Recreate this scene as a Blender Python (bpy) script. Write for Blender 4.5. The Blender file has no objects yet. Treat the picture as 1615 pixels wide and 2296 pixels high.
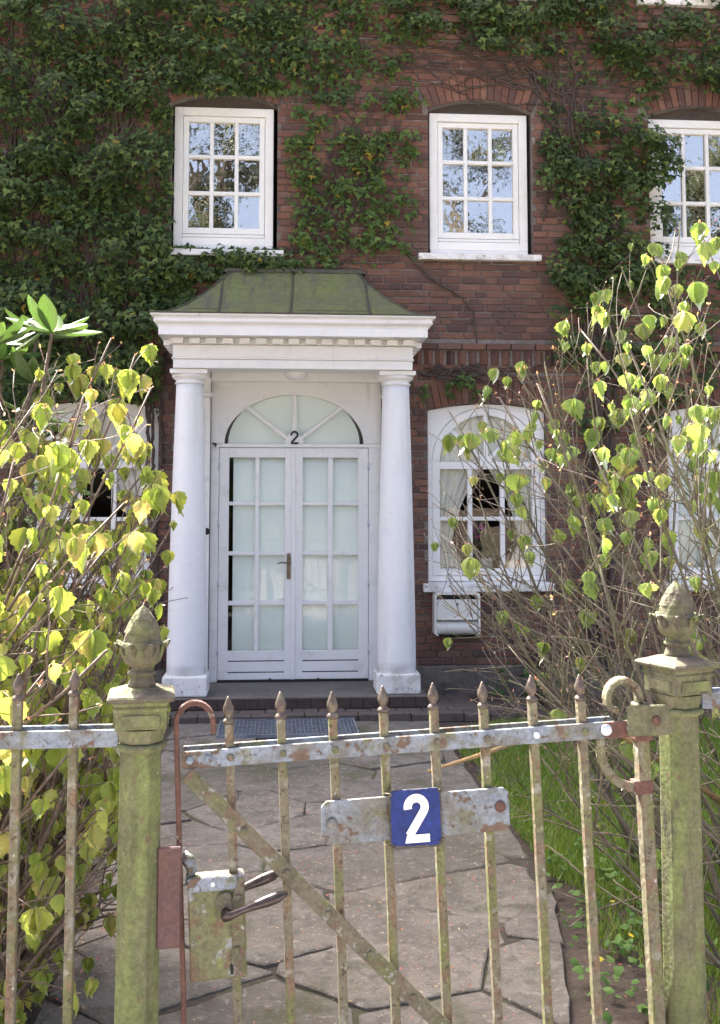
import bpy, bmesh, math, random
import numpy as np
from math import sin, cos, pi, radians, sqrt
from mathutils import Vector, Matrix, Quaternion
from mathutils.geometry import tessellate_polygon

random.seed(7); rng = np.random.default_rng(11)
scene = bpy.context.scene
COL = scene.collection

# ------------------------------------------------------------------ camera
cam_d = bpy.data.cameras.new('camera'); cam = bpy.data.objects.new('camera', cam_d); COL.objects.link(cam)
cam.location = (0, 0, 1.67); cam.rotation_euler = (radians(94.5), 0, radians(-4.3))
cam_d.sensor_fit = 'VERTICAL'; cam_d.sensor_height = 36; cam_d.lens = 36 * 2400 / 2296
cam_d.shift_y = -0.0901; cam_d.clip_start = 0.05; cam_d.clip_end = 1000
scene.camera = cam

# ------------------------------------------------------------------ sky, sun, exposure
SUN_EL, SUN_AZ = radians(50), radians(-32)
w = bpy.data.worlds.new('World'); scene.world = w; w.use_nodes = True
nt = w.node_tree; nt.nodes.clear()
sky = nt.nodes.new('ShaderNodeTexSky'); sky.sky_type = 'NISHITA'; sky.sun_disc = False
sky.sun_elevation = SUN_EL; sky.sun_rotation = SUN_AZ % (2 * pi); sky.air_density = 0.5; sky.dust_density = 9.5; sky.ozone_density = 0.3
bg = nt.nodes.new('ShaderNodeBackground'); bg.inputs[1].default_value = 0.15
wo = nt.nodes.new('ShaderNodeOutputWorld')
nt.links.new(sky.outputs[0], bg.inputs[0]); nt.links.new(bg.outputs[0], wo.inputs[0])
sun_d = bpy.data.lights.new('sun', 'SUN'); sun = bpy.data.objects.new('sun', sun_d); COL.objects.link(sun)
sun_d.energy = 5.0; sun_d.angle = radians(1.2); sun_d.color = (1.0, 0.95, 0.86)
sv = Vector((sin(SUN_AZ) * cos(SUN_EL), cos(SUN_AZ) * cos(SUN_EL), sin(SUN_EL)))
sun.rotation_euler = (-sv).to_track_quat('-Z', 'Y').to_euler(); sun.location = sv * 30
vs = scene.view_settings
vs.view_transform = 'Standard'; vs.look = 'None'; vs.exposure = 2.68; vs.gamma = 1.0; vs.use_curve_mapping = False
scene.cycles.max_bounces = 10; scene.cycles.transparent_max_bounces = 16; scene.cycles.diffuse_bounces = 5
scene.cycles.use_denoising = True

# ------------------------------------------------------------------ material helpers
def M_new(name):
    m = bpy.data.materials.new(name); m.use_nodes = True
    n = m.node_tree.nodes; n.clear()
    return m, n, m.node_tree.links

def coord(n, l, rand=True, stretch=None):
    tc = n.new('ShaderNodeTexCoord'); v = tc.outputs['Object']
    if rand:
        oi = n.new('ShaderNodeObjectInfo'); ml = n.new('ShaderNodeMath'); ml.operation = 'MULTIPLY'; ml.inputs[1].default_value = 37.0
        l.new(oi.outputs['Random'], ml.inputs[0])
        ad = n.new('ShaderNodeVectorMath'); ad.operation = 'ADD'
        l.new(v, ad.inputs[0]); l.new(ml.outputs[0], ad.inputs[1]); v = ad.outputs[0]
    if stretch:
        mp = n.new('ShaderNodeVectorMath'); mp.operation = 'MULTIPLY'; mp.inputs[1].default_value = stretch
        l.new(v, mp.inputs[0]); v = mp.outputs[0]
    return v

def noise_mask(n, l, v, scale, lo, hi, detail=5, rough=0.6, seed=0.0):
    ad = n.new('ShaderNodeVectorMath'); ad.operation = 'ADD'; ad.inputs[1].default_value = (seed, seed * 1.7, -seed)
    l.new(v, ad.inputs[0])
    t = n.new('ShaderNodeTexNoise'); t.inputs['Scale'].default_value = scale; t.inputs['Detail'].default_value = detail
    t.inputs['Roughness'].default_value = rough; l.new(ad.outputs[0], t.inputs['Vector'])
    r = n.new('ShaderNodeMapRange'); r.inputs[1].default_value = lo; r.inputs[2].default_value = hi
    r.interpolation_type = 'SMOOTHSTEP'; l.new(t.outputs['Fac'], r.inputs[0])
    return r.outputs[0]

def rnd_value(n, l):
    g = n.new('ShaderNodeNewGeometry'); oi = n.new('ShaderNodeObjectInfo'); a = n.new('ShaderNodeMath'); a.operation = 'ADD'
    l.new(g.outputs['Random Per Island'], a.inputs[0]); l.new(oi.outputs['Random'], a.inputs[1])
    f = n.new('ShaderNodeMath'); f.operation = 'FRACT'; l.new(a.outputs[0], f.inputs[0])
    return f.outputs[0]

def ramp(n, l, fac, stops, interp='LINEAR'):
    r = n.new('ShaderNodeValToRGB'); r.color_ramp.interpolation = interp
    e = r.color_ramp.elements
    while len(e) < len(stops): e.new(0.5)
    for i, (p, c) in enumerate(stops): e[i].position = p; e[i].color = (*c, 1)
    l.new(fac, r.inputs[0]); return r.outputs[0]

def mixc(n, l, fac, a, b):
    mx = n.new('ShaderNodeMix'); mx.data_type = 'RGBA'
    l.new(fac, mx.inputs[0]) if not isinstance(fac, float) else setattr(mx.inputs[0], 'default_value', fac)
    for s, c in ((6, a), (7, b)):
        if isinstance(c, tuple): mx.inputs[s].default_value = (*c, 1)
        else: l.new(c, mx.inputs[s])
    return mx.outputs[2]

def layered(name, base, layers=(), rough=0.6, metal=0.0, bump=0.0, bump_scale=60, stretch=None, base2=None, base_scale=6, spec=0.5, var=None):
    """base colour plus patches (colour, scale, lo, hi[, stretch]) driven by noise with the object's own shape"""
    m, n, l = M_new(name)
    v = coord(n, l, True)
    vst = coord(n, l, True, stretch) if stretch else v
    col = base
    if base2: col = mixc(n, l, noise_mask(n, l, v, base_scale, 0.3, 0.7, seed=3.1), base, base2)
    for i, ly in enumerate(layers):
        c, sc, lo, hi = ly[:4]
        vv = coord(n, l, True, ly[4]) if len(ly) > 4 else vst
        col = mixc(n, l, noise_mask(n, l, vv, sc, lo, hi, seed=5.3 * (i + 1)), col, c)
    if var is None: var = 0.05 if min(base) > 0.5 else 0.42
    for sc_, sd_, amt in ((95, 21.0, var), (17, 33.0, var * .7)):
        t_ = n.new('ShaderNodeTexNoise'); t_.inputs['Scale'].default_value = sc_; t_.inputs['Detail'].default_value = 7; t_.inputs['Roughness'].default_value = .7
        a_ = n.new('ShaderNodeVectorMath'); a_.operation = 'ADD'; a_.inputs[1].default_value = (sd_, 0, -sd_); l.new(v, a_.inputs[0]); l.new(a_.outputs[0], t_.inputs['Vector'])
        r_ = n.new('ShaderNodeMapRange'); r_.inputs[1].default_value = .3; r_.inputs[2].default_value = .7; r_.inputs[3].default_value = 1 - amt; r_.inputs[4].default_value = 1 + amt * .6; l.new(t_.outputs['Fac'], r_.inputs[0])
        x_ = n.new('ShaderNodeMix'); x_.data_type = 'RGBA'; x_.blend_type = 'MULTIPLY'; x_.inputs[0].default_value = 1
        if isinstance(col, tuple): x_.inputs[6].default_value = (*col, 1)
        else: l.new(col, x_.inputs[6])
        l.new(r_.outputs[0], x_.inputs[7]); col = x_.outputs[2]
    b = n.new('ShaderNodeBsdfPrincipled'); o = n.new('ShaderNodeOutputMaterial')
    if isinstance(col, tuple): b.inputs['Base Color'].default_value = (*col, 1)
    else: l.new(col, b.inputs['Base Color'])
    b.inputs['Roughness'].default_value = rough; b.inputs['Metallic'].default_value = metal
    b.inputs['Specular IOR Level'].default_value = spec
    if bump:
        t = n.new('ShaderNodeTexNoise'); t.inputs['Scale'].default_value = bump_scale; t.inputs['Detail'].default_value = 6
        l.new(vst, t.inputs['Vector'])
        bp = n.new('ShaderNodeBump'); bp.inputs['Strength'].default_value = bump; bp.inputs['Distance'].default_value = 0.01
        l.new(t.outputs['Fac'], bp.inputs['Height']); l.new(bp.outputs[0], b.inputs['Normal'])
    l.new(b.outputs[0], o.inputs[0])
    return m

def leaf_mat(name, stops, trans=0.4, rough=0.4, gloss=0.12, tint=None, vein=0.0, trans_gain=1.25):
    m, n, l = M_new(name)
    col = ramp(n, l, rnd_value(n, l), stops)
    v = coord(n, l, True)
    col = mixc(n, l, noise_mask(n, l, v, 14, 0.35, 0.75), col, tint) if tint else col
    d = n.new('ShaderNodeBsdfDiffuse'); t = n.new('ShaderNodeBsdfTranslucent'); g = n.new('ShaderNodeBsdfGlossy')
    g.inputs['Roughness'].default_value = rough
    mg = n.new('ShaderNodeMix'); mg.data_type = 'RGBA'; mg.blend_type = 'MULTIPLY'; mg.inputs[0].default_value = 1
    l.new(col, mg.inputs[6]); mg.inputs[7].default_value = (trans_gain * 1.1, trans_gain, trans_gain * 0.62, 1)
    l.new(col, d.inputs[0]); l.new(mg.outputs[2], t.inputs[0])
    a = n.new('ShaderNodeMixShader'); a.inputs[0].default_value = trans
    l.new(d.outputs[0], a.inputs[1]); l.new(t.outputs[0], a.inputs[2])
    fr = n.new('ShaderNodeFresnel'); fr.inputs[0].default_value = 1.42
    k = n.new('ShaderNodeMath'); k.operation = 'MULTIPLY'; k.inputs[1].default_value = gloss * 10; l.new(fr.outputs[0], k.inputs[0]); k.use_clamp = True
    s = n.new('ShaderNodeMixShader'); l.new(k.outputs[0], s.inputs[0]); l.new(a.outputs[0], s.inputs[1]); l.new(g.outputs[0], s.inputs[2])
    o = n.new('ShaderNodeOutputMaterial'); l.new(s.outputs[0], o.inputs[0])
    return m

MAT = {}
def brick_mat():
    m, n, l = M_new('brick')
    col = ramp(n, l, rnd_value(n, l), [(0.0, (0.08, 0.053, 0.048)), (0.15, (0.118, 0.066, 0.054)), (0.4, (0.16, 0.08, 0.06)),
                                       (0.62, (0.188, 0.092, 0.065)), (0.8, (0.225, 0.118, 0.08)), (1.0, (0.155, 0.098, 0.08))])
    g = n.new('ShaderNodeNewGeometry')
    v = g.outputs['Position']
    col = mixc(n, l, noise_mask(n, l, v, 45, 0.45, 0.8, seed=2), col, (0.13, 0.066, 0.053))
    col = mixc(n, l, noise_mask(n, l, v, 1.3, 0.50, 0.72, detail=7, seed=9), col, (0.11, 0.068, 0.056))
    col = mixc(n, l, noise_mask(n, l, v, 26, 0.56, 0.78, detail=8, seed=14), col, (0.2, 0.15, 0.125))
    col = mixc(n, l, noise_mask(n, l, v, 60, 0.66, 0.8, seed=4), col, (0.33, 0.27, 0.235))
    b = n.new('ShaderNodeBsdfPrincipled'); b.inputs['Roughness'].default_value = 0.9; b.inputs['Specular IOR Level'].default_value = 0.25
    l.new(col, b.inputs['Base Color'])
    t = n.new('ShaderNodeTexNoise'); t.inputs['Scale'].default_value = 70; t.inputs['Detail'].default_value = 6; l.new(v, t.inputs['Vector'])
    bp = n.new('ShaderNodeBump'); bp.inputs['Strength'].default_value = 0.5; bp.inputs['Distance'].default_value = 0.008
    l.new(t.outputs['Fac'], bp.inputs['Height']); l.new(bp.outputs[0], b.inputs['Normal'])
    o = n.new('ShaderNodeOutputMaterial'); l.new(b.outputs[0], o.inputs[0]); return m
MAT['brick'] = brick_mat()
MAT['mortar'] = layered('mortar', (0.24, 0.212, 0.195), [((0.12, 0.096, 0.084), 1.5, 0.42, 0.68), ((0.36, 0.33, 0.31), 9, 0.55, 0.75)], 0.95, bump=0.4, bump_scale=120)
def far_brick_mat():
    m, n, l = M_new('brick_beyond_view')
    tc = n.new('ShaderNodeTexCoord'); sx = n.new('ShaderNodeSeparateXYZ'); cx = n.new('ShaderNodeCombineXYZ')
    l.new(tc.outputs['Object'], sx.inputs[0]); ad = n.new('ShaderNodeMath'); l.new(sx.outputs[0], ad.inputs[0]); l.new(sx.outputs[1], ad.inputs[1])
    l.new(ad.outputs[0], cx.inputs[0]); l.new(sx.outputs[2], cx.inputs[1])
    t = n.new('ShaderNodeTexBrick'); t.inputs['Scale'].default_value = 1; t.inputs['Brick Width'].default_value = 0.21; t.inputs['Row Height'].default_value = 0.065
    t.inputs['Mortar Size'].default_value = 0.006; t.inputs['Color1'].default_value = (0.25, 0.085, 0.05, 1); t.inputs['Color2'].default_value = (0.15, 0.055, 0.045, 1); t.inputs['Mortar'].default_value = (0.3, 0.26, 0.23, 1)
    l.new(cx.outputs[0], t.inputs['Vector'])
    b = n.new('ShaderNodeBsdfPrincipled'); b.inputs['Roughness'].default_value = 0.9; l.new(t.outputs['Color'], b.inputs['Base Color'])
    o = n.new('ShaderNodeOutputMaterial'); l.new(b.outputs[0], o.inputs[0]); return m
MAT['brick_far'] = far_brick_mat()
MAT['white'] = layered('white_paint', (0.85, 0.845, 0.83), [((0.70, 0.685, 0.65), 9, 0.55, 0.8, (.12, 1, 1)), ((0.62, 0.6, 0.55), 9, 0.6, 0.8, (1, 1, .1)), ((0.42, 0.39, 0.34), 60, 0.70, 0.78), ((0.66, 0.65, 0.61), 5, 0.55, 0.85), ((0.55, 0.53, 0.47), 26, 0.68, 0.8)], 0.45, bump=0.06, bump_scale=40)
MAT['white_cream'] = layered('white_gloss_paint', (0.83, 0.83, 0.79), [((0.72, 0.71, 0.65), 4, 0.5, 0.85), ((0.45, 0.42, 0.36), 34, 0.70, 0.79)], 0.4, bump=0.04, bump_scale=30)
MAT['white_column'] = layered('white_column_paint', (0.84, 0.845, 0.855), [((0.70, 0.69, 0.67), 7, 0.52, 0.78, (1, 1, .07)), ((0.60, 0.57, 0.52), 12, 0.66, 0.8), ((0.76, 0.76, 0.77), 3, 0.5, 0.8), ((0.62, 0.6, 0.56), 30, 0.74, 0.84)], 0.5, bump=0.08, bump_scale=18)
MAT['white_worn'] = layered('worn_white_paint', (0.8, 0.795, 0.77), [((0.56, 0.54, 0.5), 8, 0.46, 0.68), ((0.3, 0.27, 0.23), 18, 0.58, 0.68), ((0.2, 0.18, 0.15), 44, 0.63, 0.71)], 0.65, bump=0.35, bump_scale=30)
MAT['gray_render'] = layered('grey_render', (0.17, 0.145, 0.125), [((0.1, 0.085, 0.075), 4, 0.45, 0.7), ((0.13, 0.14, 0.08), 6, 0.6, 0.75)], 0.9, bump=0.4, bump_scale=50)
MAT['roof'] = layered('mossy_zinc', (0.135, 0.145, 0.07), [((0.16, 0.18, 0.055), 2.2, 0.35, 0.7), ((0.12, 0.12, 0.085), 4, 0.5, 0.8), ((0.105, 0.10, 0.07), 12, 0.52, 0.7, (1, .12, .12)), ((0.2, 0.2, 0.13), 22, 0.66, 0.8), ((0.6, 0.6, 0.55), 9, 0.79, 0.81)], 0.75, bump=0.15, bump_scale=40)
MAT['roof_seam'] = layered('zinc_seam', (0.075, 0.072, 0.055), [((0.11, 0.13, 0.04), 8, 0.5, 0.7)], 0.7)
MAT['dark'] = layered('dark_interior', (0.035, 0.03, 0.027), (), 0.9)
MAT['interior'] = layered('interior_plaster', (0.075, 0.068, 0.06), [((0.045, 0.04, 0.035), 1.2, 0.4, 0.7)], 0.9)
MAT['gap'] = layered('black_gap', (0.02, 0.02, 0.02), (), 0.9)  # flat near-black, stands in for shade in door grooves and under the grate
MAT['bronze'] = layered('aged_bronze', (0.24, 0.185, 0.12), [((0.34, 0.28, 0.2), 30, 0.5, 0.7)], 0.45, metal=0.6)
MAT['black_iron'] = layered('black_iron', (0.03, 0.03, 0.03), (), 0.5, metal=0.3)
def glass_mat(name, refl, wav, ws):
    m, n, l = M_new(name)
    t = n.new('ShaderNodeBsdfTransparent'); t.inputs[0].default_value = (0.98, 0.99, 0.985, 1)
    g = n.new('ShaderNodeBsdfGlossy'); g.inputs['Roughness'].default_value = 0.0; g.inputs[0].default_value = (0.97, 0.91, 0.82, 1)  # warm reflection tint put in to whiten the mirrored blue sky
    v = coord(n, l, True)
    tn = n.new('ShaderNodeTexNoise'); tn.inputs['Scale'].default_value = ws; tn.inputs['Detail'].default_value = 1.5; l.new(v, tn.inputs['Vector'])
    bp = n.new('ShaderNodeBump'); bp.inputs['Strength'].default_value = wav; bp.inputs['Distance'].default_value = 0.01
    l.new(tn.outputs['Fac'], bp.inputs['Height']); l.new(bp.outputs[0], g.inputs['Normal'])
    lw = n.new('ShaderNodeLayerWeight'); lw.inputs[0].default_value = 0.5
    mr = n.new('ShaderNodeMapRange'); mr.inputs[1].default_value = 0; mr.inputs[2].default_value = 1; mr.inputs[3].default_value = refl; mr.inputs[4].default_value = 1
    pw = n.new('ShaderNodeMath'); pw.operation = 'POWER'; pw.inputs[1].default_value = 4; l.new(lw.outputs['Facing'], pw.inputs[0]); l.new(pw.outputs[0], mr.inputs[0])
    s = n.new('ShaderNodeMixShader'); l.new(mr.outputs[0], s.inputs[0]); l.new(t.outputs[0], s.inputs[1]); l.new(g.outputs[0], s.inputs[2])
    o = n.new('ShaderNodeOutputMaterial'); l.new(s.outputs[0], o.inputs[0]); return m
MAT['glass_up'] = glass_mat('boosted_mirror_glass', 0.42, 0.10, 10)  # reflectance raised so the upper panes mirror a brighter sky
MAT['glass_door'] = glass_mat('satin_door_glass', 0.022, 0.05, 5)
MAT['glass'] = glass_mat('window_glass', 0.055, 0.05, 5)
def cloth_mat(name, c, tr):
    m, n, l = M_new(name)
    d = n.new('ShaderNodeBsdfDiffuse'); d.inputs[0].default_value = (*c, 1); t = n.new('ShaderNodeBsdfTranslucent'); t.inputs[0].default_value = (*c, 1)
    s = n.new('ShaderNodeMixShader'); s.inputs[0].default_value = tr; l.new(d.outputs[0], s.inputs[1]); l.new(t.outputs[0], s.inputs[2])
    o = n.new('ShaderNodeOutputMaterial'); l.new(s.outputs[0], o.inputs[0]); return m
MAT['curtain'] = cloth_mat('cream_curtain', (0.86, 0.83, 0.75), 0.12)
MAT['net'] = cloth_mat('pale_green_net', (0.89, 0.95, 0.90), 0.0)
MAT['flag'] = None
def flag_mat():
    m, n, l = M_new('flagstone')
    col = ramp(n, l, rnd_value(n, l), [(0, (0.155, 0.146, 0.128)), (0.25, (0.225, 0.21, 0.185)), (0.5, (0.19, 0.17, 0.152)), (0.75, (0.25, 0.232, 0.2)), (1, (0.15, 0.143, 0.124))])
    g = n.new('ShaderNodeNewGeometry'); v = g.outputs['Position']
    col = mixc(n, l, noise_mask(n, l, v, 5, 0.4, 0.75, detail=8, seed=1), col, (0.115, 0.104, 0.09))
    col = mixc(n, l, noise_mask(n, l, v, 1.1, 0.5, 0.75, seed=6), col, (0.11, 0.105, 0.075))
    col = mixc(n, l, noise_mask(n, l, v, 11, 0.46, 0.66, detail=9, seed=28), col, (0.135, 0.124, 0.107))
    col = mixc(n, l, noise_mask(n, l, v, 34, 0.55, 0.68, detail=6, seed=38), col, (0.275, 0.257, 0.228))
    col = mixc(n, l, noise_mask(n, l, v, 160, 0.58, 0.66, seed=18), col, (0.06, 0.05, 0.043))
    col = mixc(n, l, noise_mask(n, l, v, 2.6, 0.52, 0.7, detail=9, seed=16), col, (0.10, 0.10, 0.062))
    col = mixc(n, l, noise_mask(n, l, v, 60, 0.6, 0.75, seed=8), col, (0.21, 0.19, 0.165))
    b = n.new('ShaderNodeBsdfPrincipled'); b.inputs['Roughness'].default_value = 0.8; b.inputs['Specular IOR Level'].default_value = 0.3; l.new(col, b.inputs['Base Color'])
    t = n.new('ShaderNodeTexNoise'); t.inputs['Scale'].default_value = 14; t.inputs['Detail'].default_value = 9; t.inputs['Roughness'].default_value = 0.65; l.new(v, t.inputs['Vector'])
    bp = n.new('ShaderNodeBump'); bp.inputs['Strength'].default_value = 1.0; bp.inputs['Distance'].default_value = 0.04
    l.new(t.outputs['Fac'], bp.inputs['Height']); l.new(bp.outputs[0], b.inputs['Normal'])
    o = n.new('ShaderNodeOutputMaterial'); l.new(b.outputs[0], o.inputs[0]); return m
MAT['flag'] = flag_mat()
MAT['paver'] = layered('clinker_paver', (0.11, 0.085, 0.075), [((0.08, 0.07, 0.062), 9, 0.4, 0.7), ((0.15, 0.12, 0.1), 25, 0.55, 0.75)], 0.85, bump=0.3)
MAT['riser'] = layered('brick_riser', (0.075, 0.05, 0.043), [((0.055, 0.042, 0.037), 6, 0.4, 0.7)], 0.85, bump=0.3)
MAT['porch'] = layered('porch_stone', (0.16, 0.14, 0.125), [((0.11, 0.095, 0.085), 3, 0.4, 0.7), ((0.2, 0.18, 0.16), 40, 0.6, 0.75)], 0.75, bump=0.15)
MAT['soil'] = layered('soil', (0.07, 0.053, 0.042), [((0.042, 0.031, 0.024), 3, 0.4, 0.7), ((0.115, 0.092, 0.072), 30, 0.52, 0.75), ((0.05, 0.08, 0.02), 2.2, 0.6, 0.75)], 0.95, bump=1.0, bump_scale=26)
MAT['joint'] = layered('sandy_mossy_joint', (0.06, 0.05, 0.04), [((0.06, 0.075, 0.025), 3, 0.45, 0.65), ((0.13, 0.11, 0.09), 30, 0.55, 0.75)], 0.95, bump=0.8, bump_scale=60)
MAT['lawn'] = layered('lawn_ground', (0.06, 0.10, 0.022), [((0.075, 0.06, 0.035), 4, 0.55, 0.75)], 0.95, bump=0.6)
MAT['pavement'] = layered('concrete_paving', (0.36, 0.335, 0.305), [((0.29, 0.27, 0.24), 1.5, 0.4, 0.7)], 0.9)  # unseen pavement, tone raised to bounce sunlight into the portico
MAT['road_bounce'] = layered('pale_bounce_paving', (0.30, 0.28, 0.255), [((0.2, 0.18, 0.165), 2, .4, .7)], 0.9)  # unseen road, pale paving invented to bounce light on to the facade
MAT['grate'] = layered('galvanised_steel', (0.34, 0.37, 0.42), [((0.22, 0.24, 0.28), 9, 0.4, 0.7)], 0.4, metal=0.5)
MAT['post'] = layered('mossy_cast_iron', (0.125, 0.118, 0.07), [((0.105, 0.12, 0.045), 9, 0.40, 0.60, (1, 1, 0.4)), ((0.138, 0.165, 0.055), 14, 0.47, 0.66, (1, 1, 0.18)), ((0.12, 0.075, 0.05), 40, 0.60, 0.70, (1, 1, 0.5)), ((0.36, 0.36, 0.32), 70, 0.67, 0.74), ((0.07, 0.065, 0.045), 26, 0.56, 0.70, (1, 1, 0.16)), ((0.08, 0.05, 0.04), 110, 0.66, 0.72)], 0.8, bump=0.22, bump_scale=90)
MAT['finial'] = layered('lichened_cast_iron', (0.10, 0.085, 0.06), [((0.11, 0.125, 0.045), 9, 0.42, 0.62), ((0.07, 0.06, 0.045), 16, 0.5, 0.66), ((0.5, 0.51, 0.5), 26, 0.69, 0.76)], 0.85, bump=0.6, bump_scale=60)
MAT['gatepaint'] = layered('weathered_blue_grey_paint', (0.19, 0.225, 0.28), [((0.14, 0.14, 0.13), 9, 0.42, 0.62), ((0.125, 0.125, 0.075), 13, 0.54, 0.66), ((0.105, 0.065, 0.045), 17, 0.57, 0.62), ((0.09, 0.055, 0.04), 60, 0.60, 0.66), ((0.27, 0.31, 0.37), 22, 0.64, 0.72)], 0.6, bump=0.5, bump_scale=55)
MAT['gatebar'] = layered('mossy_bar_paint', (0.145, 0.13, 0.085), [((0.125, 0.13, 0.045), 13, 0.45, 0.62, (1, 1, 0.35)), ((0.15, 0.095, 0.06), 40, 0.50, 0.62, (1, 1, 0.5)), ((0.22, 0.21, 0.175), 26, 0.56, 0.66), ((0.06, 0.04, 0.028), 75, 0.58, 0.66), ((0.34, 0.35, 0.34), 60, 0.66, 0.72)], 0.7, bump=0.5, bump_scale=70)
MAT['brace'] = layered('lichened_brace', (0.125, 0.11, 0.075), [((0.11, 0.115, 0.05), 14, 0.45, 0.62), ((0.12, 0.08, 0.055), 34, 0.52, 0.63), ((0.25, 0.26, 0.245), 44, 0.58, 0.66), ((0.08, 0.06, 0.045), 80, 0.60, 0.68)], 0.75, bump=0.5, bump_scale=70)
MAT['tip'] = layered('brown_iron_tip', (0.10, 0.075, 0.062), [((0.15, 0.135, 0.095), 30, 0.5, 0.65), ((0.4, 0.38, 0.36), 45, 0.66, 0.74)], 0.5, metal=0.3, bump=0.3, bump_scale=90)
MAT['rust'] = layered('red_rust', (0.105, 0.045, 0.034), [((0.13, 0.065, 0.042), 10, 0.45, 0.7), ((0.30, 0.31, 0.27), 30, 0.62, 0.7), ((0.1, 0.05, 0.045), 20, 0.55, 0.7)], 0.75, bump=0.3, bump_scale=80)
MAT['rust_orange'] = layered('orange_rust', (0.21, 0.085, 0.035), [((0.12, 0.05, 0.035), 14, 0.5, 0.7), ((0.16, 0.17, 0.06), 10, 0.6, 0.72)], 0.8, bump=0.3)
MAT['strike'] = layered('plum_rust_plate', (0.085, 0.037, 0.036), [((0.105, 0.048, 0.037), 14, 0.5, 0.7), ((0.075, 0.035, 0.042), 22, 0.5, 0.7), ((0.3, 0.24, 0.05), 7.5, 0.66, 0.70, (1.6, 1, 0.6))], 0.6, bump=0.2, bump_scale=90)
MAT['lockbox'] = layered('lock_case_paint', (0.125, 0.13, 0.06), [((0.28, 0.30, 0.31), 13, 0.53, 0.60), ((0.13, 0.07, 0.045), 20, 0.50, 0.64), ((0.145, 0.165, 0.05), 26, 0.54, 0.68), ((0.08, 0.06, 0.045), 70, 0.60, 0.68)], 0.65, bump=0.4, bump_scale=80)
MAT['handle'] = layered('worn_brown_iron', (0.06, 0.045, 0.045), [((0.085, 0.065, 0.064), 20, 0.5, 0.7)], 0.3, metal=0.55)
MAT['zinc'] = layered('zinc_bolt', (0.62, 0.65, 0.7), [((0.42, 0.4, 0.38), 40, 0.6, 0.72)], 0.4, metal=0.4)
MAT['enamel_blue'] = layered('blue_enamel', (0.012, 0.030, 0.165), [((0.010, 0.018, 0.08), 16, 0.5, 0.75), ((0.045, 0.04, 0.035), 18, 0.68, 0.74)], 0.55, spec=0.25, bump=0.06, bump_scale=40)
MAT['enamel_edge'] = layered('chipped_enamel_edge', (0.06, 0.055, 0.05), [((0.12, 0.09, 0.07), 25, 0.5, 0.7)], 0.7)
MAT['enamel_white'] = layered('white_enamel', (0.82, 0.8, 0.77), [((0.55, 0.5, 0.44), 40, 0.64, 0.74)], 0.35)
MAT['mailbox'] = layered('ivory_lacquer', (0.74, 0.73, 0.69), [((0.6, 0.55, 0.47), 9, 0.64, 0.8)], 0.35)
MAT['mailbox_in'] = layered('mailbox_slot', (0.06, 0.06, 0.06), (), 0.7)
MAT['lampglass'] = layered('opal_glass', (0.85, 0.85, 0.85), (), 0.3)
MAT['bark_r'] = layered('twig_bark', (0.155, 0.125, 0.095), [((0.15, 0.16, 0.07), 8, 0.45, 0.65), ((0.32, 0.285, 0.25), 20, 0.55, 0.75), ((0.12, 0.06, 0.045), 6, 0.6, 0.75)], 0.75, bump=0.3, bump_scale=90)
MAT['bark_l'] = layered('twig_bark_brown', (0.145, 0.105, 0.08), [((0.28, 0.235, 0.2), 20, 0.52, 0.75), ((0.12, 0.055, 0.045), 6, 0.52, 0.72)], 0.65, bump=0.3, bump_scale=90)
MAT['cut'] = layered('fresh_cut_wood', (0.34, 0.22, 0.10), [((0.17, 0.14, 0.08), 9, 0.4, 0.65)], 0.8)
MAT['ivystem'] = layered('ivy_stem_bark', (0.075, 0.055, 0.045), [((0.12, 0.09, 0.075), 20, 0.5, 0.7)], 0.9, bump=0.5)
MAT['ivy'] = leaf_mat('ivy_leaf', [(0, (0.026, 0.046, 0.015)), (0.45, (0.05, 0.085, 0.024)), (0.8, (0.086, 0.134, 0.036)), (0.992, (0.15, 0.2, 0.05)), (0.997, (0.3, 0.22, 0.04)), (1, (0.3, 0.2, 0.03))], 0.18, 0.42, 0.05)
MAT['ivy_light'] = leaf_mat('ivy_leaf_light', [(0, (0.046, 0.08, 0.022)), (0.4, (0.07, 0.12, 0.03)), (0.8, (0.108, 0.172, 0.04)), (0.975, (0.15, 0.22, 0.05)), (0.98, (0.32, 0.25, 0.04)), (1, (0.3, 0.2, 0.03))], 0.22, 0.42, 0.05)
MAT['linden'] = leaf_mat('young_linden_leaf', [(0, (0.20, 0.29, 0.05)), (0.35, (0.30, 0.39, 0.08)), (0.7, (0.46, 0.51, 0.14)), (0.9, (0.56, 0.53, 0.2)), (1, (0.55, 0.40, 0.16))], 0.42, 0.35, 0.06, tint=(0.30, 0.39, 0.075))  # pale stops put overexposed sunlight into the leaf colour
MAT['linden_r'] = leaf_mat('young_linden_leaf_green', [(0, (0.20, 0.30, 0.07)), (0.5, (0.29, 0.40, 0.11)), (0.86, (0.37, 0.45, 0.14)), (1, (0.45, 0.40, 0.16))], 0.40, 0.35, 0.06, tint=(0.22, 0.33, 0.08))
MAT['bud'] = leaf_mat('pink_bud_scale', [(0, (0.35, 0.15, 0.13)), (0.5, (0.42, 0.26, 0.2)), (1, (0.33, 0.32, 0.14))], 0.35, 0.4, 0.04)
MAT['rhodo'] = leaf_mat('rhododendron_leaf', [(0, (0.05, 0.10, 0.03)), (0.6, (0.075, 0.15, 0.038)), (1, (0.11, 0.2, 0.048))], 0.3, 0.45, 0.025, tint=(0.05, 0.095, 0.03))
MAT['hydrangea'] = leaf_mat('dry_hydrangea', [(0, (0.13, 0.06, 0.06)), (0.5, (0.2, 0.11, 0.1)), (1, (0.26, 0.15, 0.13))], 0.2, 0.6, 0.02)
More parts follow.
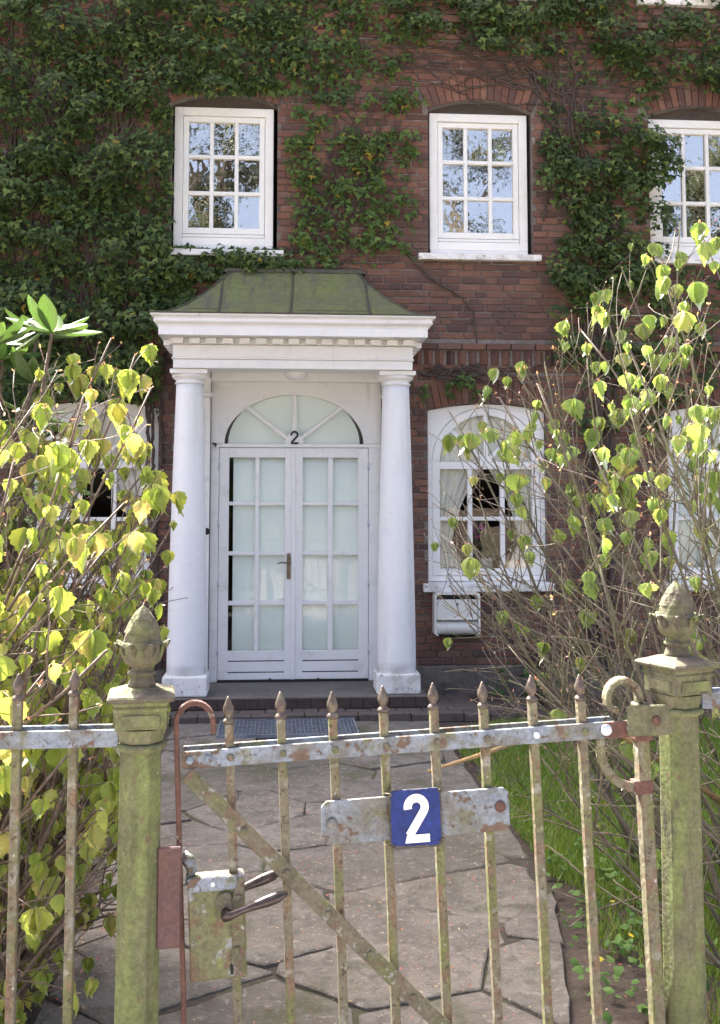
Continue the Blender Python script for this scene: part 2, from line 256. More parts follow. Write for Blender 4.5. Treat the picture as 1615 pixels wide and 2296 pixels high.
MAT['grass'] = leaf_mat('grass', [(0, (0.11, 0.19, 0.028)), (0.5, (0.17, 0.28, 0.042)), (0.86, (0.23, 0.35, 0.06)), (0.92, (0.3, 0.28, 0.12)), (1, (0.36, 0.3, 0.16))], 0.35, 0.5, 0.02)
MAT['weed'] = leaf_mat('weed_leaf', [(0, (0.07, 0.14, 0.035)), (0.7, (0.12, 0.22, 0.06)), (0.985, (0.17, 0.27, 0.09)), (0.99, (0.7, 0.55, 0.03)), (1, (0.7, 0.55, 0.03))], 0.3, 0.5, 0.03)
MAT['petal'] = leaf_mat('fallen_petal', [(0, (0.4, 0.09, 0.08)), (0.3, (0.5, 0.17, 0.11)), (0.55, (0.5, 0.38, 0.22)), (0.8, (0.55, 0.45, 0.3)), (1, (0.2, 0.1, 0.06))], 0.2, 0.6, 0.01)
MAT['pink'] = leaf_mat('orchid_pink', [(0, (0.4, 0.06, 0.25)), (1, (0.55, 0.12, 0.38))], 0.3, 0.5, 0.02)
MAT['plantleaf'] = leaf_mat('pot_plant_leaf', [(0, (0.04, 0.09, 0.03)), (1, (0.07, 0.15, 0.04))], 0.25, 0.4, 0.04)
MAT['treeleaf'] = leaf_mat('tree_leaf', [(0, (0.016, 0.024, 0.014)), (1, (0.035, 0.05, 0.026))], 0.3, 0.5, 0.01)  # darkened so the sunlit crowns mirror as if backlit
MAT['treebark'] = layered('tree_bark', (0.05, 0.047, 0.04), [((0.035, 0.034, 0.03), 4, 0.45, 0.65)], 0.9)
MAT['slate'] = layered('roof_tile', (0.1, 0.06, 0.05), (), 0.8)
MAT['birch_string'] = MAT['mortar']

# ------------------------------------------------------------------ mesh helpers
class MB:
    def __init__(s): s.v = []; s.f = []; s.sm = []
    def add(s, vs, fs, smooth=False):
        o = len(s.v); s.v += [tuple(p) for p in vs]; s.f += [tuple(i + o for i in f) for f in fs]; s.sm += [smooth] * len(fs); return s
    def box(s, x0, x1, y0, y1, z0, z1):
        return s.add([(x0, y0, z0), (x1, y0, z0), (x1, y1, z0), (x0, y1, z0), (x0, y0, z1), (x1, y0, z1), (x1, y1, z1), (x0, y1, z1)],
                     [(0, 3, 2, 1), (4, 5, 6, 7), (0, 1, 5, 4), (1, 2, 6, 5), (2, 3, 7, 6), (3, 0, 4, 7)])
    def obox(s, c, ax, h):
        c = Vector(c); a, b, d = [Vector(t) for t in ax]
        vs = [c + a * (h[0] * i) + b * (h[1] * j) + d * (h[2] * k) for k in (-1, 1) for i, j in ((-1, -1), (1, -1), (1, 1), (-1, 1))]
        return s.add(vs, [(0, 3, 2, 1), (4, 5, 6, 7), (0, 1, 5, 4), (1, 2, 6, 5), (2, 3, 7, 6), (3, 0, 4, 7)])
    def tube(s, pts, rad, n=6, cap=True, sm=True):
        pts = [Vector(p) for p in pts]; N = len(pts)
        if not hasattr(rad, '__len__'): rad = [rad] * N
        t0 = (pts[1] - pts[0]).normalized(); up = Vector((0, 0, 1)) if abs(t0.z) < 0.9 else Vector((0, 1, 0))
        nx = t0.cross(up).normalized(); vs = []
        for i, p in enumerate(pts):
            t = (pts[min(i + 1, N - 1)] - pts[max(i - 1, 0)]).normalized()
            nx = (nx - t * nx.dot(t)).normalized(); ny = t.cross(nx)
            for k in range(n):
                a = 2 * pi * k / n; vs.append(p + nx * (rad[i] * cos(a)) + ny * (rad[i] * sin(a)))
        fs = [(i * n + k, i * n + (k + 1) % n, (i + 1) * n + (k + 1) % n, (i + 1) * n + k) for i in range(N - 1) for k in range(n)]
        if cap: fs += [tuple(range(n - 1, -1, -1)), tuple((N - 1) * n + k for k in range(n))]
        return s.add(vs, fs, sm)
    def strip(s, pts, wd, th, side=(0, 1, 0)):
        """flat bar swept along pts; wd across 'side', th in the curve's plane"""
        pts = [Vector(p) for p in pts]; N = len(pts); sd = Vector(side).normalized(); vs = []
        for i, p in enumerate(pts):
            t = (pts[min(i + 1, N - 1)] - pts[max(i - 1, 0)]).normalized(); nn = t.cross(sd).normalized()
            for a, b in ((-1, -1), (1, -1), (1, 1), (-1, 1)): vs.append(p + sd * (wd / 2 * a) + nn * (th / 2 * b))
        fs = [(i * 4 + k, i * 4 + (k + 1) % 4, i * 4 + 4 + (k + 1) % 4, i * 4 + 4 + k) for i in range(N - 1) for k in range(4)]
        fs += [(3, 2, 1, 0), tuple((N - 1) * 4 + k for k in range(4))]
        return s.add(vs, fs)
    def lathe(s, prof, c=(0, 0, 0), n=20, sm=True, rot=0.0, sx=1, sy=1):
        vs = []; P = len(prof)
        for r, z in prof:
            for k in range(n):
                a = 2 * pi * k / n + rot; vs.append((c[0] + r * cos(a) * sx, c[1] + r * sin(a) * sy, c[2] + z))
        fs = [(i * n + k, i * n + (k + 1) % n, (i + 1) * n + (k + 1) % n, (i + 1) * n + k) for i in range(P - 1) for k in range(n)]
        fs += [tuple(range(n - 1, -1, -1)), tuple((P - 1) * n + k for k in range(n))]
        return s.add(vs, fs, sm)
    def prism(s, poly, y0, y1, f=None):
        """polygon in x,z extruded along y (f maps (x,y,z) to space)"""
        f = f or (lambda x, y, z: (x, y, z)); n = len(poly)
        vs = [f(x, y0, z) for x, z in poly] + [f(x, y1, z) for x, z in poly]
        tri = tessellate_polygon([[Vector((x, z, 0)) for x, z in poly]])
        fs = [tuple(t) for t in tri] + [tuple(i + n for i in reversed(t)) for t in tri]
        fs += [(i, (i + 1) % n, (i + 1) % n + n, i + n) for i in range(n)]
        return s.add(vs, fs)
    def mesh(s, name, mat):
        me = bpy.data.meshes.new(name); me.from_pydata(s.v, [], s.f); me.polygons.foreach_set('use_smooth', s.sm)
        bm = bmesh.new(); bm.from_mesh(me); bmesh.ops.recalc_face_normals(bm, faces=bm.faces); bm.to_mesh(me); bm.free()
        me.materials.append(MAT[mat] if isinstance(mat, str) else mat); me.update(); return me

def tag(o, label=None, cat=None, group=None, kind=None):
    if label: o['label'] = label
    if cat: o['category'] = cat
    if group: o['group'] = group
    if kind: o['kind'] = kind
    return o
WM = {}
def link(name, data, parent=None, basis=None, local=False):
    o = bpy.data.objects.new(name, data); COL.objects.link(o)
    o.matrix_basis = basis if basis is not None else Matrix.Identity(4)
    pw = WM.get(parent.name, Matrix.Identity(4)) if parent else Matrix.Identity(4)
    if parent:
        o.parent = parent
        if not local: o.matrix_parent_inverse = pw.inverted()
    WM[o.name] = (pw @ o.matrix_basis) if (parent and local) else o.matrix_basis.copy()
    return o
def thing(name, label, cat, loc=(0, 0, 0), group=None, rot=None):
    b = Matrix.Translation(loc)
    if rot is not None: b = b @ rot
    o = link(name, None, None, b); o.empty_display_size = 0.1
    return tag(o, label, cat, group)
def obj(name, mb, mat, parent=None, bevel=0, local=False, label=None, cat=None, group=None, kind=None, seg=1):
    me = mb.mesh(name, mat) if isinstance(mb, MB) else mb
    o = link(name, me, parent, None, local)
    if bevel:
        md = o.modifiers.new('bevel', 'BEVEL'); md.width = bevel; md.segments = seg; md.limit_method = 'ANGLE'; md.angle_limit = radians(40); md.harden_normals = False
    return tag(o, label, cat, group, kind)
def arc(cx, cz, rx, rz, a0, a1, n):
    return [(cx + rx * cos(a0 + (a1 - a0) * i / n), cz + rz * sin(a0 + (a1 - a0) * i / n)) for i in range(n + 1)]
def fast_mesh(name, V, F, mat, smooth=False):
    me = bpy.data.meshes.new(name); V = np.asarray(V, dtype=np.float32).reshape(-1, 3); F = np.asarray(F, dtype=np.int32)
    me.vertices.add(len(V)); me.vertices.foreach_set('co', V.ravel())
    k = F.shape[1]; me.loops.add(F.size); me.loops.foreach_set('vertex_index', F.ravel())
    me.polygons.add(len(F)); me.polygons.foreach_set('loop_start', np.arange(0, F.size, k, dtype=np.int32)); me.polygons.foreach_set('loop_total', np.full(len(F), k, dtype=np.int32))
    if smooth: me.polygons.foreach_set('use_smooth', np.ones(len(F), dtype=bool))
    me.update(calc_edges=True); me.materials.append(MAT[mat]); return me

# ------------------------------------------------------------------ leaf helpers
def frames(N, D, S):
    """rotation frames whose Z is the leaf normal N and Y the tip direction D"""
    D = D / np.linalg.norm(D, axis=1, keepdims=True)
    N = N - D * (N * D).sum(1, keepdims=True); N = N / (np.linalg.norm(N, axis=1, keepdims=True) + 1e-9)
    X = np.cross(D, N)
    return X * S[:, None], D * S[:, None], N * S[:, None]
def leaf_cloud(name, shape, P, N, D, S, mat):
    sv_, sf = shape; X, Y, Z = frames(N, D, S)
    V = P[:, None, :] + sv_[None, :, 0:1] * X[:, None, :] + sv_[None, :, 1:2] * Y[:, None, :] + sv_[None, :, 2:3] * Z[:, None, :]
    k = len(sv_); F = (np.array(sf)[None] + (np.arange(len(P)) * k)[:, None, None]).reshape(-1, 3)
    return fast_mesh(name, V.reshape(-1, 3), F, mat)
def leaf_objects(parent, meshes, P, N, D, S, name='leaf'):
    X, Y, Z = frames(N, D, S)
    for i in range(len(P)):
        m = Matrix(((X[i][0], Y[i][0], Z[i][0], P[i][0]), (X[i][1], Y[i][1], Z[i][1], P[i][1]), (X[i][2], Y[i][2], Z[i][2], P[i][2]), (0, 0, 0, 1)))
        link(name, meshes[i % len(meshes)], parent, m)
def shape_leaf(profile, fold, curl, tipcurl=0.0):
    """profile: (t, halfwidth); midrib plus two edges"""
    v = []; f = []
    for t, wd in profile:
        z0 = -curl * t * t - tipcurl * max(0, t - 0.6) ** 2
        v += [(-wd, t, z0 - fold * wd), (0, t, z0), (wd, t, z0 - fold * wd)]
    for i in range(len(profile) - 1):
        a = i * 3
        f += [(a, a + 1, a + 4), (a, a + 4, a + 3), (a + 1, a + 2, a + 5), (a + 1, a + 5, a + 4)]
    return np.array(v, dtype=float), f
IVY = (np.array([(0, 0, 0), (-.42, -.12, -.06), (-.5, .22, -.08), (-.2, .48, 0), (0, 1.0, -.16), (.2, .48, 0), (.5, .22, -.08), (.42, -.12, -.06), (0, .3, .05)], dtype=float),
       [(0, 8, 1), (1, 8, 2), (2, 8, 3), (3, 8, 4), (4, 8, 5), (5, 8, 6), (6, 8, 7), (7, 8, 0)])
def pleated_leaf(profile, fold, curl, tipcurl, pleat, seed):
    R = random.Random(seed); v = []; f = []; C = (-1, -.55, 0, .55, 1)
    for i, (t, wd) in enumerate(profile):
        z0 = -curl * t * t - tipcurl * max(0, t - .6) ** 2
        for c in C:
            tooth = (1 + (.09 if i % 2 else -.05) + R.uniform(-.04, .04)) if abs(c) == 1 else 1
            v.append((c * wd * tooth, t - .10 * abs(c) * wd + R.uniform(-.012, .012), z0 - fold * wd * abs(c) ** 1.5 + (pleat if (i + (abs(c) > .9)) % 2 else -pleat) * (abs(c) > 0) + R.uniform(-.012, .012)))
    for i in range(len(profile) - 1):
        for c in range(4):
            a = i * 5 + c; f += [(a, a + 1, a + 6), (a, a + 6, a + 5)]
    return np.array(v, dtype=float), f
LP_ = [(-.10, .20), (-.03, .38), (.08, .47), (.2, .51), (.33, .5), (.46, .45), (.58, .38), (.7, .29), (.8, .2), (.89, .1), (1.05, .006)]
LIND = [pleated_leaf([(t, wd * ws) for t, wd in LP_], fo, cu, tc, pl, k) for k, (fo, cu, tc, pl, ws) in enumerate(((.4, .25, .7, .02, 1), (.85, .45, .9, .03, .95), (1.25, .2, .4, .03, 1.05), (.6, .7, 1.3, .02, .85), (1.0, .6, -.8, .035, 1), (1.9, .3, .5, .03, .8), (.3, .9, .6, .04, .9), (1.5, .5, 1.2, .02, .7), (.7, -.1, 1.6, .03, 1.1)))]
SIMPLE = shape_leaf([(-.10, .20), (.1, .48), (.35, .51), (.66, .33), (1.04, .004)], .3, .2)
RHO = [shape_leaf([(0, .02), (.08, .05), (.22, .13), (.45, .19), (.65, .185), (.82, .13), (.93, .07), (1, .005)], fo, cu) for fo, cu in ((.35, .1), (.6, .25), (.2, -.12))]
def mesh_shape(name, sh, mat): return fast_mesh(name, sh[0], np.array(sh[1]), mat, True)

# ================================================================== SETTING
def sheet(name, x0, x1, y0, y1, z, mat, kind='structure'):
    return obj(name, MB().add([(x0, y0, z), (x1, y0, z), (x1, y1, z), (x0, y1, z)], [(0, 1, 2, 3)]), mat, kind=kind)
WY = 9.40                                        # wall face
gnd = MB()
gx = np.concatenate([[-150, -40, -12], np.linspace(-6, 7, 66), [14, 40, 150]]); gy = np.concatenate([[-150, -40, -10, -1], np.linspace(2.35, 9.6, 42), [25, 60, 150]])
gv = [(x, y, -0.022 + (0.018 * (sin(x * 3.1 + y * 2.3) * sin(y * 4.1 - x) + 0.5 * sin(x * 9 + y * 7)) * (1 if 2.5 < y < 9.3 and (x > 1.3 or x < -0.85) else 0) + (0.012 if 2.5 < y < 9.3 and (x > 1.3 or x < -0.85) else 0))) for y in gy for x in gx]
nx_ = len(gx)
gnd.add(gv, [(j * nx_ + i, j * nx_ + i + 1, (j + 1) * nx_ + i + 1, (j + 1) * nx_ + i) for j in range(len(gy) - 1) for i in range(nx_ - 1)], True)
obj('ground', gnd, 'soil', kind='structure')
sheet('pavement', -60, 60, -3.0, 2.30, -0.010, 'pavement')
sheet('road', -60, 60, -10.0, -3.05, -0.016, 'road_bounce')
obj('kerb', MB().box(-60, 60, -3.05, -2.93, -0.03, 0.0), 'pavement', kind='structure')
# path bed and flagstones
path = obj('path', MB().add([(x, y, -.011) for x, y in ((-.80, 2.32), (.74, 2.32), (.90, 3.3), (1.20, 4.75), (1.20, 8.40), (-.80, 8.40))], [(0, 1, 2, 3, 4, 5)]), 'joint', kind='structure')
def clip(poly, a, b, c):                          # keep a*x+b*y<=c
    out = []
    for i in range(len(poly)):
        p, q = poly[i], poly[(i + 1) % len(poly)]; dp = a * p[0] + b * p[1] - c; dq = a * q[0] + b * q[1] - c
        if dp <= 0: out.append(p)
        if (dp < 0) != (dq < 0) and dp != dq:
            t = dp / (dp - dq); out.append((p[0] + (q[0] - p[0]) * t, p[1] + (q[1] - p[1]) * t))
    return out
R2 = random.Random(5); seeds = []
yy = 2.2; row = 0
while yy < 8.7:
    step = R2.uniform(0.26, 0.52); n_ = R2.choice([2, 3, 3, 4]); off = R2.uniform(-0.4, 0.4)
    for i in range(n_ + 1):
        seeds.append((-0.9 + (i + 0.5) * 2.2 / n_ + off + R2.uniform(-0.2, 0.2), yy + R2.uniform(-0.10, 0.10)))
    yy += step; row += 1
edge_r = lambda y: 1.17 + 0.05 * sin(y * 1.7) + (0.0)
for i, s in enumerate(seeds):
    poly = [(-0.78, 2.34), (1.19, 2.34), (1.19, 8.385), (-0.78, 8.385)]
    for j, t in enumerate(seeds):
        if i != j:
            rt = random.Random(i * j + i + j); a, b = t[0] - s[0], (t[1] - s[1]) * 1.5; w_ = rt.uniform(-.04, .04) * (1 if i < j else -1); mx_, my_ = (s[0] + t[0]) / 2 + w_ * a, (s[1] + t[1]) / 2 + w_ * b; poly = clip(poly, a, b, a * mx_ + b * my_ - rt.choice([.002, .003, .004, .006, .009, .013]) * sqrt(a * a + b * b))
            if len(poly) < 3: break
    if len(poly) >= 3: poly = clip(poly, 1.45, -.30, 1.45 * .885 - .30 * 3.3 + .01 * R2.uniform(-1, 3))
    if len(poly) < 3: continue
    if max(p[0] for p in poly) - min(p[0] for p in poly) < .07: continue
    pts = []
    for k in range(len(poly)):
        p, q = poly[k], poly[(k + 1) % len(poly)]; L = sqrt((p[0] - q[0]) ** 2 + (p[1] - q[1]) ** 2); m_ = max(1, int(L / 0.09))
        for h in range(m_):
            t = h / m_; jx = R2.uniform(-.010, .010); jy = R2.uniform(-.010, .010)
            pts.append((p[0] + (q[0] - p[0]) * t + jx, p[1] + (q[1] - p[1]) * t + jy))
    cx = sum(p[0] for p in pts) / len(pts); cy = sum(p[1] for p in pts) / len(pts)
    zt = R2.uniform(-0.008, 0.006); tx, ty = R2.uniform(-.012, .012), R2.uniform(-.012, .012)
    zf = lambda x, y: zt + tx * (x - cx) + ty * (y - cy)
    n = len(pts); m = MB()
    inn = [(cx + (x - cx) * 0.975, cy + (y - cy) * 0.975) for x, y in pts]
    vs_ = [(x, y, -0.03) for x, y in pts] + [(x, y, zf(x, y) - 0.005) for x, y in pts] + [(x, y, zf(x, y)) for x, y in inn]
    fs_ = [(k, (k + 1) % n, n + (k + 1) % n, n + k) for k in range(n)] + [(n + k, n + (k + 1) % n, 2 * n + (k + 1) % n, 2 * n + k) for k in range(n)]
    tri = tessellate_polygon([[Vector((x, y, 0)) for x, y in inn]]); fs_ += [tuple(2 * n + a for a in t) for t in tri]
    m.add(vs_, fs_); obj('flagstone', m, 'flag', path)
# porch platform, landing with pavers
porch = obj('porch_platform', MB().box(-0.98, 1.20, 8.69, 9.46, -0.03, 0.135), 'porch', bevel=0.006, kind='structure')
for i in range(21):
    x0 = -1.0 + i * 0.105; obj('riser_brick', MB().box(x0 + 0.0015, x0 + 0.1035, 8.655 + random.uniform(0, .002), 8.688, 0.05, 0.130 + random.uniform(0, .002)), 'riser', porch, bevel=0.002)
landing = obj('porch_landing', MB().box(-1.0, 1.90, 8.42, 8.654, -0.03, 0.038), 'soil', kind='structure')
obj('landing_side', MB().box(1.21, 1.90, 8.66, 9.30, -0.03, 0.036), 'soil', landing)
for r_ in range(2):
    x = -1.02 + (0.1 if r_ else 0)
    while x < 1.88:
        wd = random.choice([0.2, 0.21, 0.205]); y0 = 8.395 + r_ * 0.132; z = 0.048 + random.uniform(-.004, .004) - max(0, x - 1.3) * 0.03
        obj('paver', MB().box(x + .004, x + wd - .004, y0 + random.uniform(0, .008), y0 + 0.125, -0.02, z), 'paver', landing, bevel=0.005); x += wd
for r_ in range(5):
    x = 1.215
    while x < 1.85:
        wd = 0.2; y0 = 8.665 + r_ * 0.126; z = 0.046 + random.uniform(-.004, .004) - (x - 1.2) * 0.03
        obj('paver', MB().box(x + .004, x + wd - .004, y0 + .003, y0 + 0.122, -0.02, z), 'paver', landing, bevel=0.005); x += wd

# ================================================================== HOUSE
house = thing('brick_house', 'red brick house with white portico, overgrown with ivy', 'house', (0.115, WY, 0))
UP = [(-0.955, -0.07, 3.965, 5.23), (1.345, 2.248, 3.965, 5.235), (3.393, 4.296, 3.965, 5.235)]
LO = [(-2.11, -1.055, 0.99, 2.50), (1.315, 2.37, 0.99, 2.50), (3.49, 4.545, 0.99, 2.50)]
OPEN = []            # x0,x1,z0,z_spring,rise
for x0, x1, z0, z1 in UP: OPEN.append((x0 - 0.02, x1 + 0.035, z0 - 0.06, z1 + 0.01, 0.10))
for x0, x1, z0, z1 in LO: OPEN.append((x0 - 0.004, x1 + 0.004, z0 - 0.04, z1 + 0.003, 0.065))
OPEN.append((3.36, 4.33, 6.36, 7.5, 0.1)); OPEN.append((1.32, 2.27, 6.36, 7.5, 0.1))
DOOR = (-0.60, 0.90, -0.05, 2.78, 0.0)
holes = [(a, b, c, d + e) for a, b, c, d, e in OPEN] + [DOOR[:4]]
X0, X1, ZB, ZT = -9.0, 9.5, -0.1, 9.3
xs = sorted(set([X0, X1, -3.2, 5.0] + [h[0] for h in holes] + [h[1] for h in holes])); zs = sorted(set([ZB, ZT, 6.75] + [h[2] for h in holes] + [h[3] for h in holes]))
wall = MB(); wallf = MB(); TH = 0.012
for i in range(len(xs) - 1):
    for j in range(len(zs) - 1):
        cx, cz = (xs[i] + xs[i + 1]) / 2, (zs[j] + zs[j + 1]) / 2
        if any(h[0] < cx < h[1] and h[2] < cz < h[3] for h in holes): continue
        far = cx < -3.2 or cx > 5.0 or cz > 6.75
        (wallf if far else wall).add([(xs[i], WY + TH, zs[j]), (xs[i + 1], WY + TH, zs[j]), (xs[i + 1], WY + TH, zs[j + 1]), (xs[i], WY + TH, zs[j + 1])], [(0, 1, 2, 3)])
for h in holes:                                   # reveals
    a, b, c, d = h; y0, y1 = WY + TH, WY + 0.30
    wall.add([(a, y0, c), (a, y1, c), (a, y1, d), (a, y0, d)], [(0, 1, 2, 3)]); wall.add([(b, y0, c), (b, y1, c), (b, y1, d), (b, y0, d)], [(0, 1, 2, 3)])
    wall.add([(a, y0, d), (a, y1, d), (b, y1, d), (b, y0, d)], [(0, 1, 2, 3)]); wall.add([(a, y0, c), (a, y1, c), (b, y1, c), (b, y0, c)], [(0, 1, 2, 3)])
ARCH = []
for a, b, c, d, e in OPEN:
    hs = (b - a) / 2; cx = (a + b) / 2; R = (hs * hs + e * e) / (2 * e); cz = d + e - R; an = math.asin(hs / R)
    ARCH.append((cx, cz, R, an, d, e, a, b))
    up = [(cx + R * sin(-an + 2 * an * i / 24), cz + R * cos(-an + 2 * an * i / 24)) for i in range(25)]
    wall.prism(up[:13] + [(cx, d + e + .001), (a, d + e + .001)], WY + TH + .001, WY + 0.12)
    wall.prism(up[12:] + [(b, d + e + .001), (cx, d + e + .001)], WY + TH + .001, WY + 0.12)
obj('wall', wall, 'mortar', house)
wallf.box(X0 + .05, X0 + 0.3, WY + 0.02, 19, ZB, ZT); wallf.box(X1 - 0.3, X1 - .05, WY + 0.02, 19, ZB, ZT); wallf.box(X0 + .05, X1 - .05, 18.7, 18.95, ZB, ZT)
obj('outer_wall', wallf, 'brick_far', house)
obj('roof', MB().prism([(-0.2, 0), (9.9, 0), (4.9, 3.2)], X0 - .2, X1 + .2, f=lambda x, y, z: (y, WY + x - .1, 9.3 + z)), 'slate', house)
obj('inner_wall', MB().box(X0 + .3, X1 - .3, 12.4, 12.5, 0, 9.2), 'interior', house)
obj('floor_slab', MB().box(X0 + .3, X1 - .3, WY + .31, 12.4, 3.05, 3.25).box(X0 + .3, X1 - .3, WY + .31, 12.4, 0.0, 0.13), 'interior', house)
# bricks -------------------------------------------------------
CH, JT = 0.0625, 0.0115
def blocked(z0, z1):
    iv = []
    for (cx, cz, R, an, d, e, a, b), (oa, ob, oc, od, oe) in zip(ARCH, OPEN):
        if z1 > oc and z0 < od: iv.append((oa, ob))
        Ro = R + 0.215
        if z1 > od - 0.01 and z0 < cz + Ro:
            zc = max(z1 - .004, od); hx = Ro * Ro - (zc - cz) ** 2
            if hx > 0: hw = min(sqrt(hx), (zc - cz) * math.tan(an) + 0.02); iv.append((cx - hw, cx + hw))
    if z0 < DOOR[3]: iv.append((-0.90, 1.125))
    if z0 < 0.30: pass
    return sorted(iv)
BAND = [(2.845, 3.105), (5.90, 6.115)]
bricks = []                                        # (x0,x1,z0,z1,protrude)
Rb = random.Random(21)
z = 0.27; crs = 0
while z < 6.72:
    z1 = z + CH - JT
    inband = None
    if True:
        iv = blocked(z, z1)
        for (ba, bb), x_lo in zip(BAND, (1.15, .3)):
            if z1 > ba and z < bb: iv = sorted(iv + [(x_lo, 5.0)])
        segs = []; x = -3.15
        for a, b in iv:
            if a > x: segs.append((x, a))
            x = max(x, b)
        if x < 4.95: segs.append((x, 4.95))
        off = (crs % 4) * 0.052 + (0.1 if crs % 2 else 0)
        cuts = []; x = -3.4 - off; k = crs
        while x < 5.2:
            L = 0.205 if (k % 3 != 1) else 0.104
            cuts.append((x + JT / 2 + Rb.uniform(-.003, .003), x + L - JT / 2 + Rb.uniform(-.003, .003))); x += L; k += 1
        for a, b in segs:
            for c0, c1 in cuts:
                u0, u1 = max(c0, a + .002), min(c1, b - .002)
                if u1 - u0 > 0.03: bricks.append((u0, u1, z + Rb.uniform(-.002, .002), z1 + Rb.uniform(-.002, .002), Rb.uniform(-.004, .004)))
    z += CH; crs += 1
def brick_box(m, b):
    x0, x1, z0, z1, p = b; y0 = WY - p; e = 0.004
    m.add([(x0, WY + .03, z0), (x1, WY + .03, z0), (x1, WY + .03, z1), (x0, WY + .03, z1), (x0, y0 + e, z0), (x1, y0 + e, z0), (x1, y0 + e, z1), (x0, y0 + e, z1),
           (x0 + e, y0, z0 + e), (x1 - e, y0, z0 + e), (x1 - e, y0, z1 - e), (x0 + e, y0, z1 - e)],
          [(8, 9, 10, 11), (4, 5, 9, 8), (5, 6, 10, 9), (6, 7, 11, 10), (7, 4, 8, 11), (0, 1, 5, 4), (1, 2, 6, 5), (2, 3, 7, 6), (3, 0, 4, 7)])
def prio(b):
    x, zz = (b[0] + b[1]) / 2, (b[2] + b[3]) / 2
    if 1.12 < x < 1.32 and zz < 2.85: return 0
    if 1.32 <= x < 2.5 and zz < 0.95: return 1
    if -1.06 < x < -0.9 and .9 < zz < 2.4: return 2
    if 0.75 < x < 1.3 and 3.2 < zz < 3.9: return 3
    if 1.3 <= x < 2.5 and 3.1 < zz < 3.87: return 4
    if 2.37 < x < 2.8 and .6 < zz < 2.5: return 5
    return 9
order = sorted(range(len(bricks)), key=lambda i: (prio(bricks[i]), bricks[i][2]))
vous = []                                           # arch bricks
for ai, (cx, cz, R, an, d, e, a, b) in enumerate(ARCH[:6]):
    n_ = int(2 * an * (R + .1) / 0.064); rr = range(n_)
    for i in rr:
        t = -an + (i + 0.5) * 2 * an / n_; vous.append((ai, cx, cz, R, t, an / n_))
def vous_box(m, v):
    ai, cx, cz, R, t, hw = v; r0, r1 = R + .003, R + 0.205 + Rb.uniform(-.003, .003); k = 0.88; p = Rb.uniform(.006, .011); pts = []
    for y in (WY + .03, WY - p):
        for r, s in ((r0, -1), (r0, 1), (r1, 1), (r1, -1)): pts.append((cx + r * sin(t + s * hw * k), y, cz + r * cos(t + s * hw * k)))
    m.add(pts, [(4, 5, 6, 7), (0, 1, 5, 4), (1, 2, 6, 5), (2, 3, 7, 6), (3, 0, 4, 7)])
NIND = 300
vis_v = [v for v in vous if v[0] in (1, 4)]; rest_v = [v for v in vous if v[0] not in (1, 4)]
for v in vis_v: m = MB(); vous_box(m, v); obj('brick', m, 'brick', house)
pick = order[:NIND - len(vis_v)]
cache = {}
for i in pick:
    b = bricks[i]; m = MB(); brick_box(m, b); obj('brick', m, 'brick', house)
rest = MB()
for i in order[NIND - len(vis_v):]: brick_box(rest, bricks[i])
for v in rest_v: vous_box(rest, v)
for z0, z1 in BAND:                                 # projecting string courses with a sawtooth row
    for xa, xb in ((-1.06, -1.0), (1.17, 4.95)) if z0 < 4 else ((.3, 4.95),):
        x = xa
        while x < xb - 0.1:
            for dz, hh, p in ((0.0, 0.058, 0.012), (0.195, 0.058, 0.036)):
                if z0 > 4 and dz > .1: dz -= 0.04
                bx = (x + .006, min(xb, x + 0.216), z0 + dz + .004, z0 + dz + hh, p + Rb.uniform(-.003, .003)); brick_box(rest, bx)
            x += 0.222
        x = xa
        while x < xb - 0.08:                          # teeth
            zt, hh = z0 + 0.068, 0.118 if z0 < 4 else 0.08; c = x + 0.05
            rest.add([(c - .046, WY + .02, zt), (c, WY - .034, zt), (c + .046, WY + .02, zt), (c - .046, WY + .02, zt + hh), (c, WY - .034, zt + hh), (c + .046, WY + .02, zt + hh)],
                     [(0, 1, 4, 3), (1, 2, 5, 4), (3, 4, 5), (0, 2, 1)]); x += 0.1
obj('brick_courses', rest, 'brick', house, kind='stuff')
for xa, xb in ((1.13, 4.95), (-3.15, -.98)): obj('plinth_course', MB().box(xa, xb, WY - .045, WY + .03, -.05, .265), 'gray_render', house, bevel=.008)

# windows ------------------------------------------------------
def frame_rect(m, x0, x1, z0, z1, wl, wr, wb, wt, y0, y1):
    m.box(x0, x0 + wl, y0, y1, z0, z1); m.box(x1 - wr, x1, y0, y1, z0, z1)
    m.box(x0 + wl, x1 - wr, y0, y1, z0, z0 + wb); m.box(x0 + wl, x1 - wr, y0, y1, z1 - wt, z1); return m
def pane(name, x0, x1, z0, z1, y, mat, parent):
    t = random.uniform(-.0025, .0025); s = random.uniform(-.0025, .0025)
    m = MB(); 
    for dy in (0, 0.004): m.add([(x0, y + dy - t, z0), (x1, y + dy + t, z0), (x1, y + dy + t + s, z1), (x0, y + dy - t + s, z1)], [(0, 1, 2, 3)])
    m.f += [(0, 1, 5, 4), (1, 2, 6, 5), (2, 3, 7, 6), (3, 0, 4, 7)]; m.sm += [False] * 4
    return obj(name, m, mat, parent)
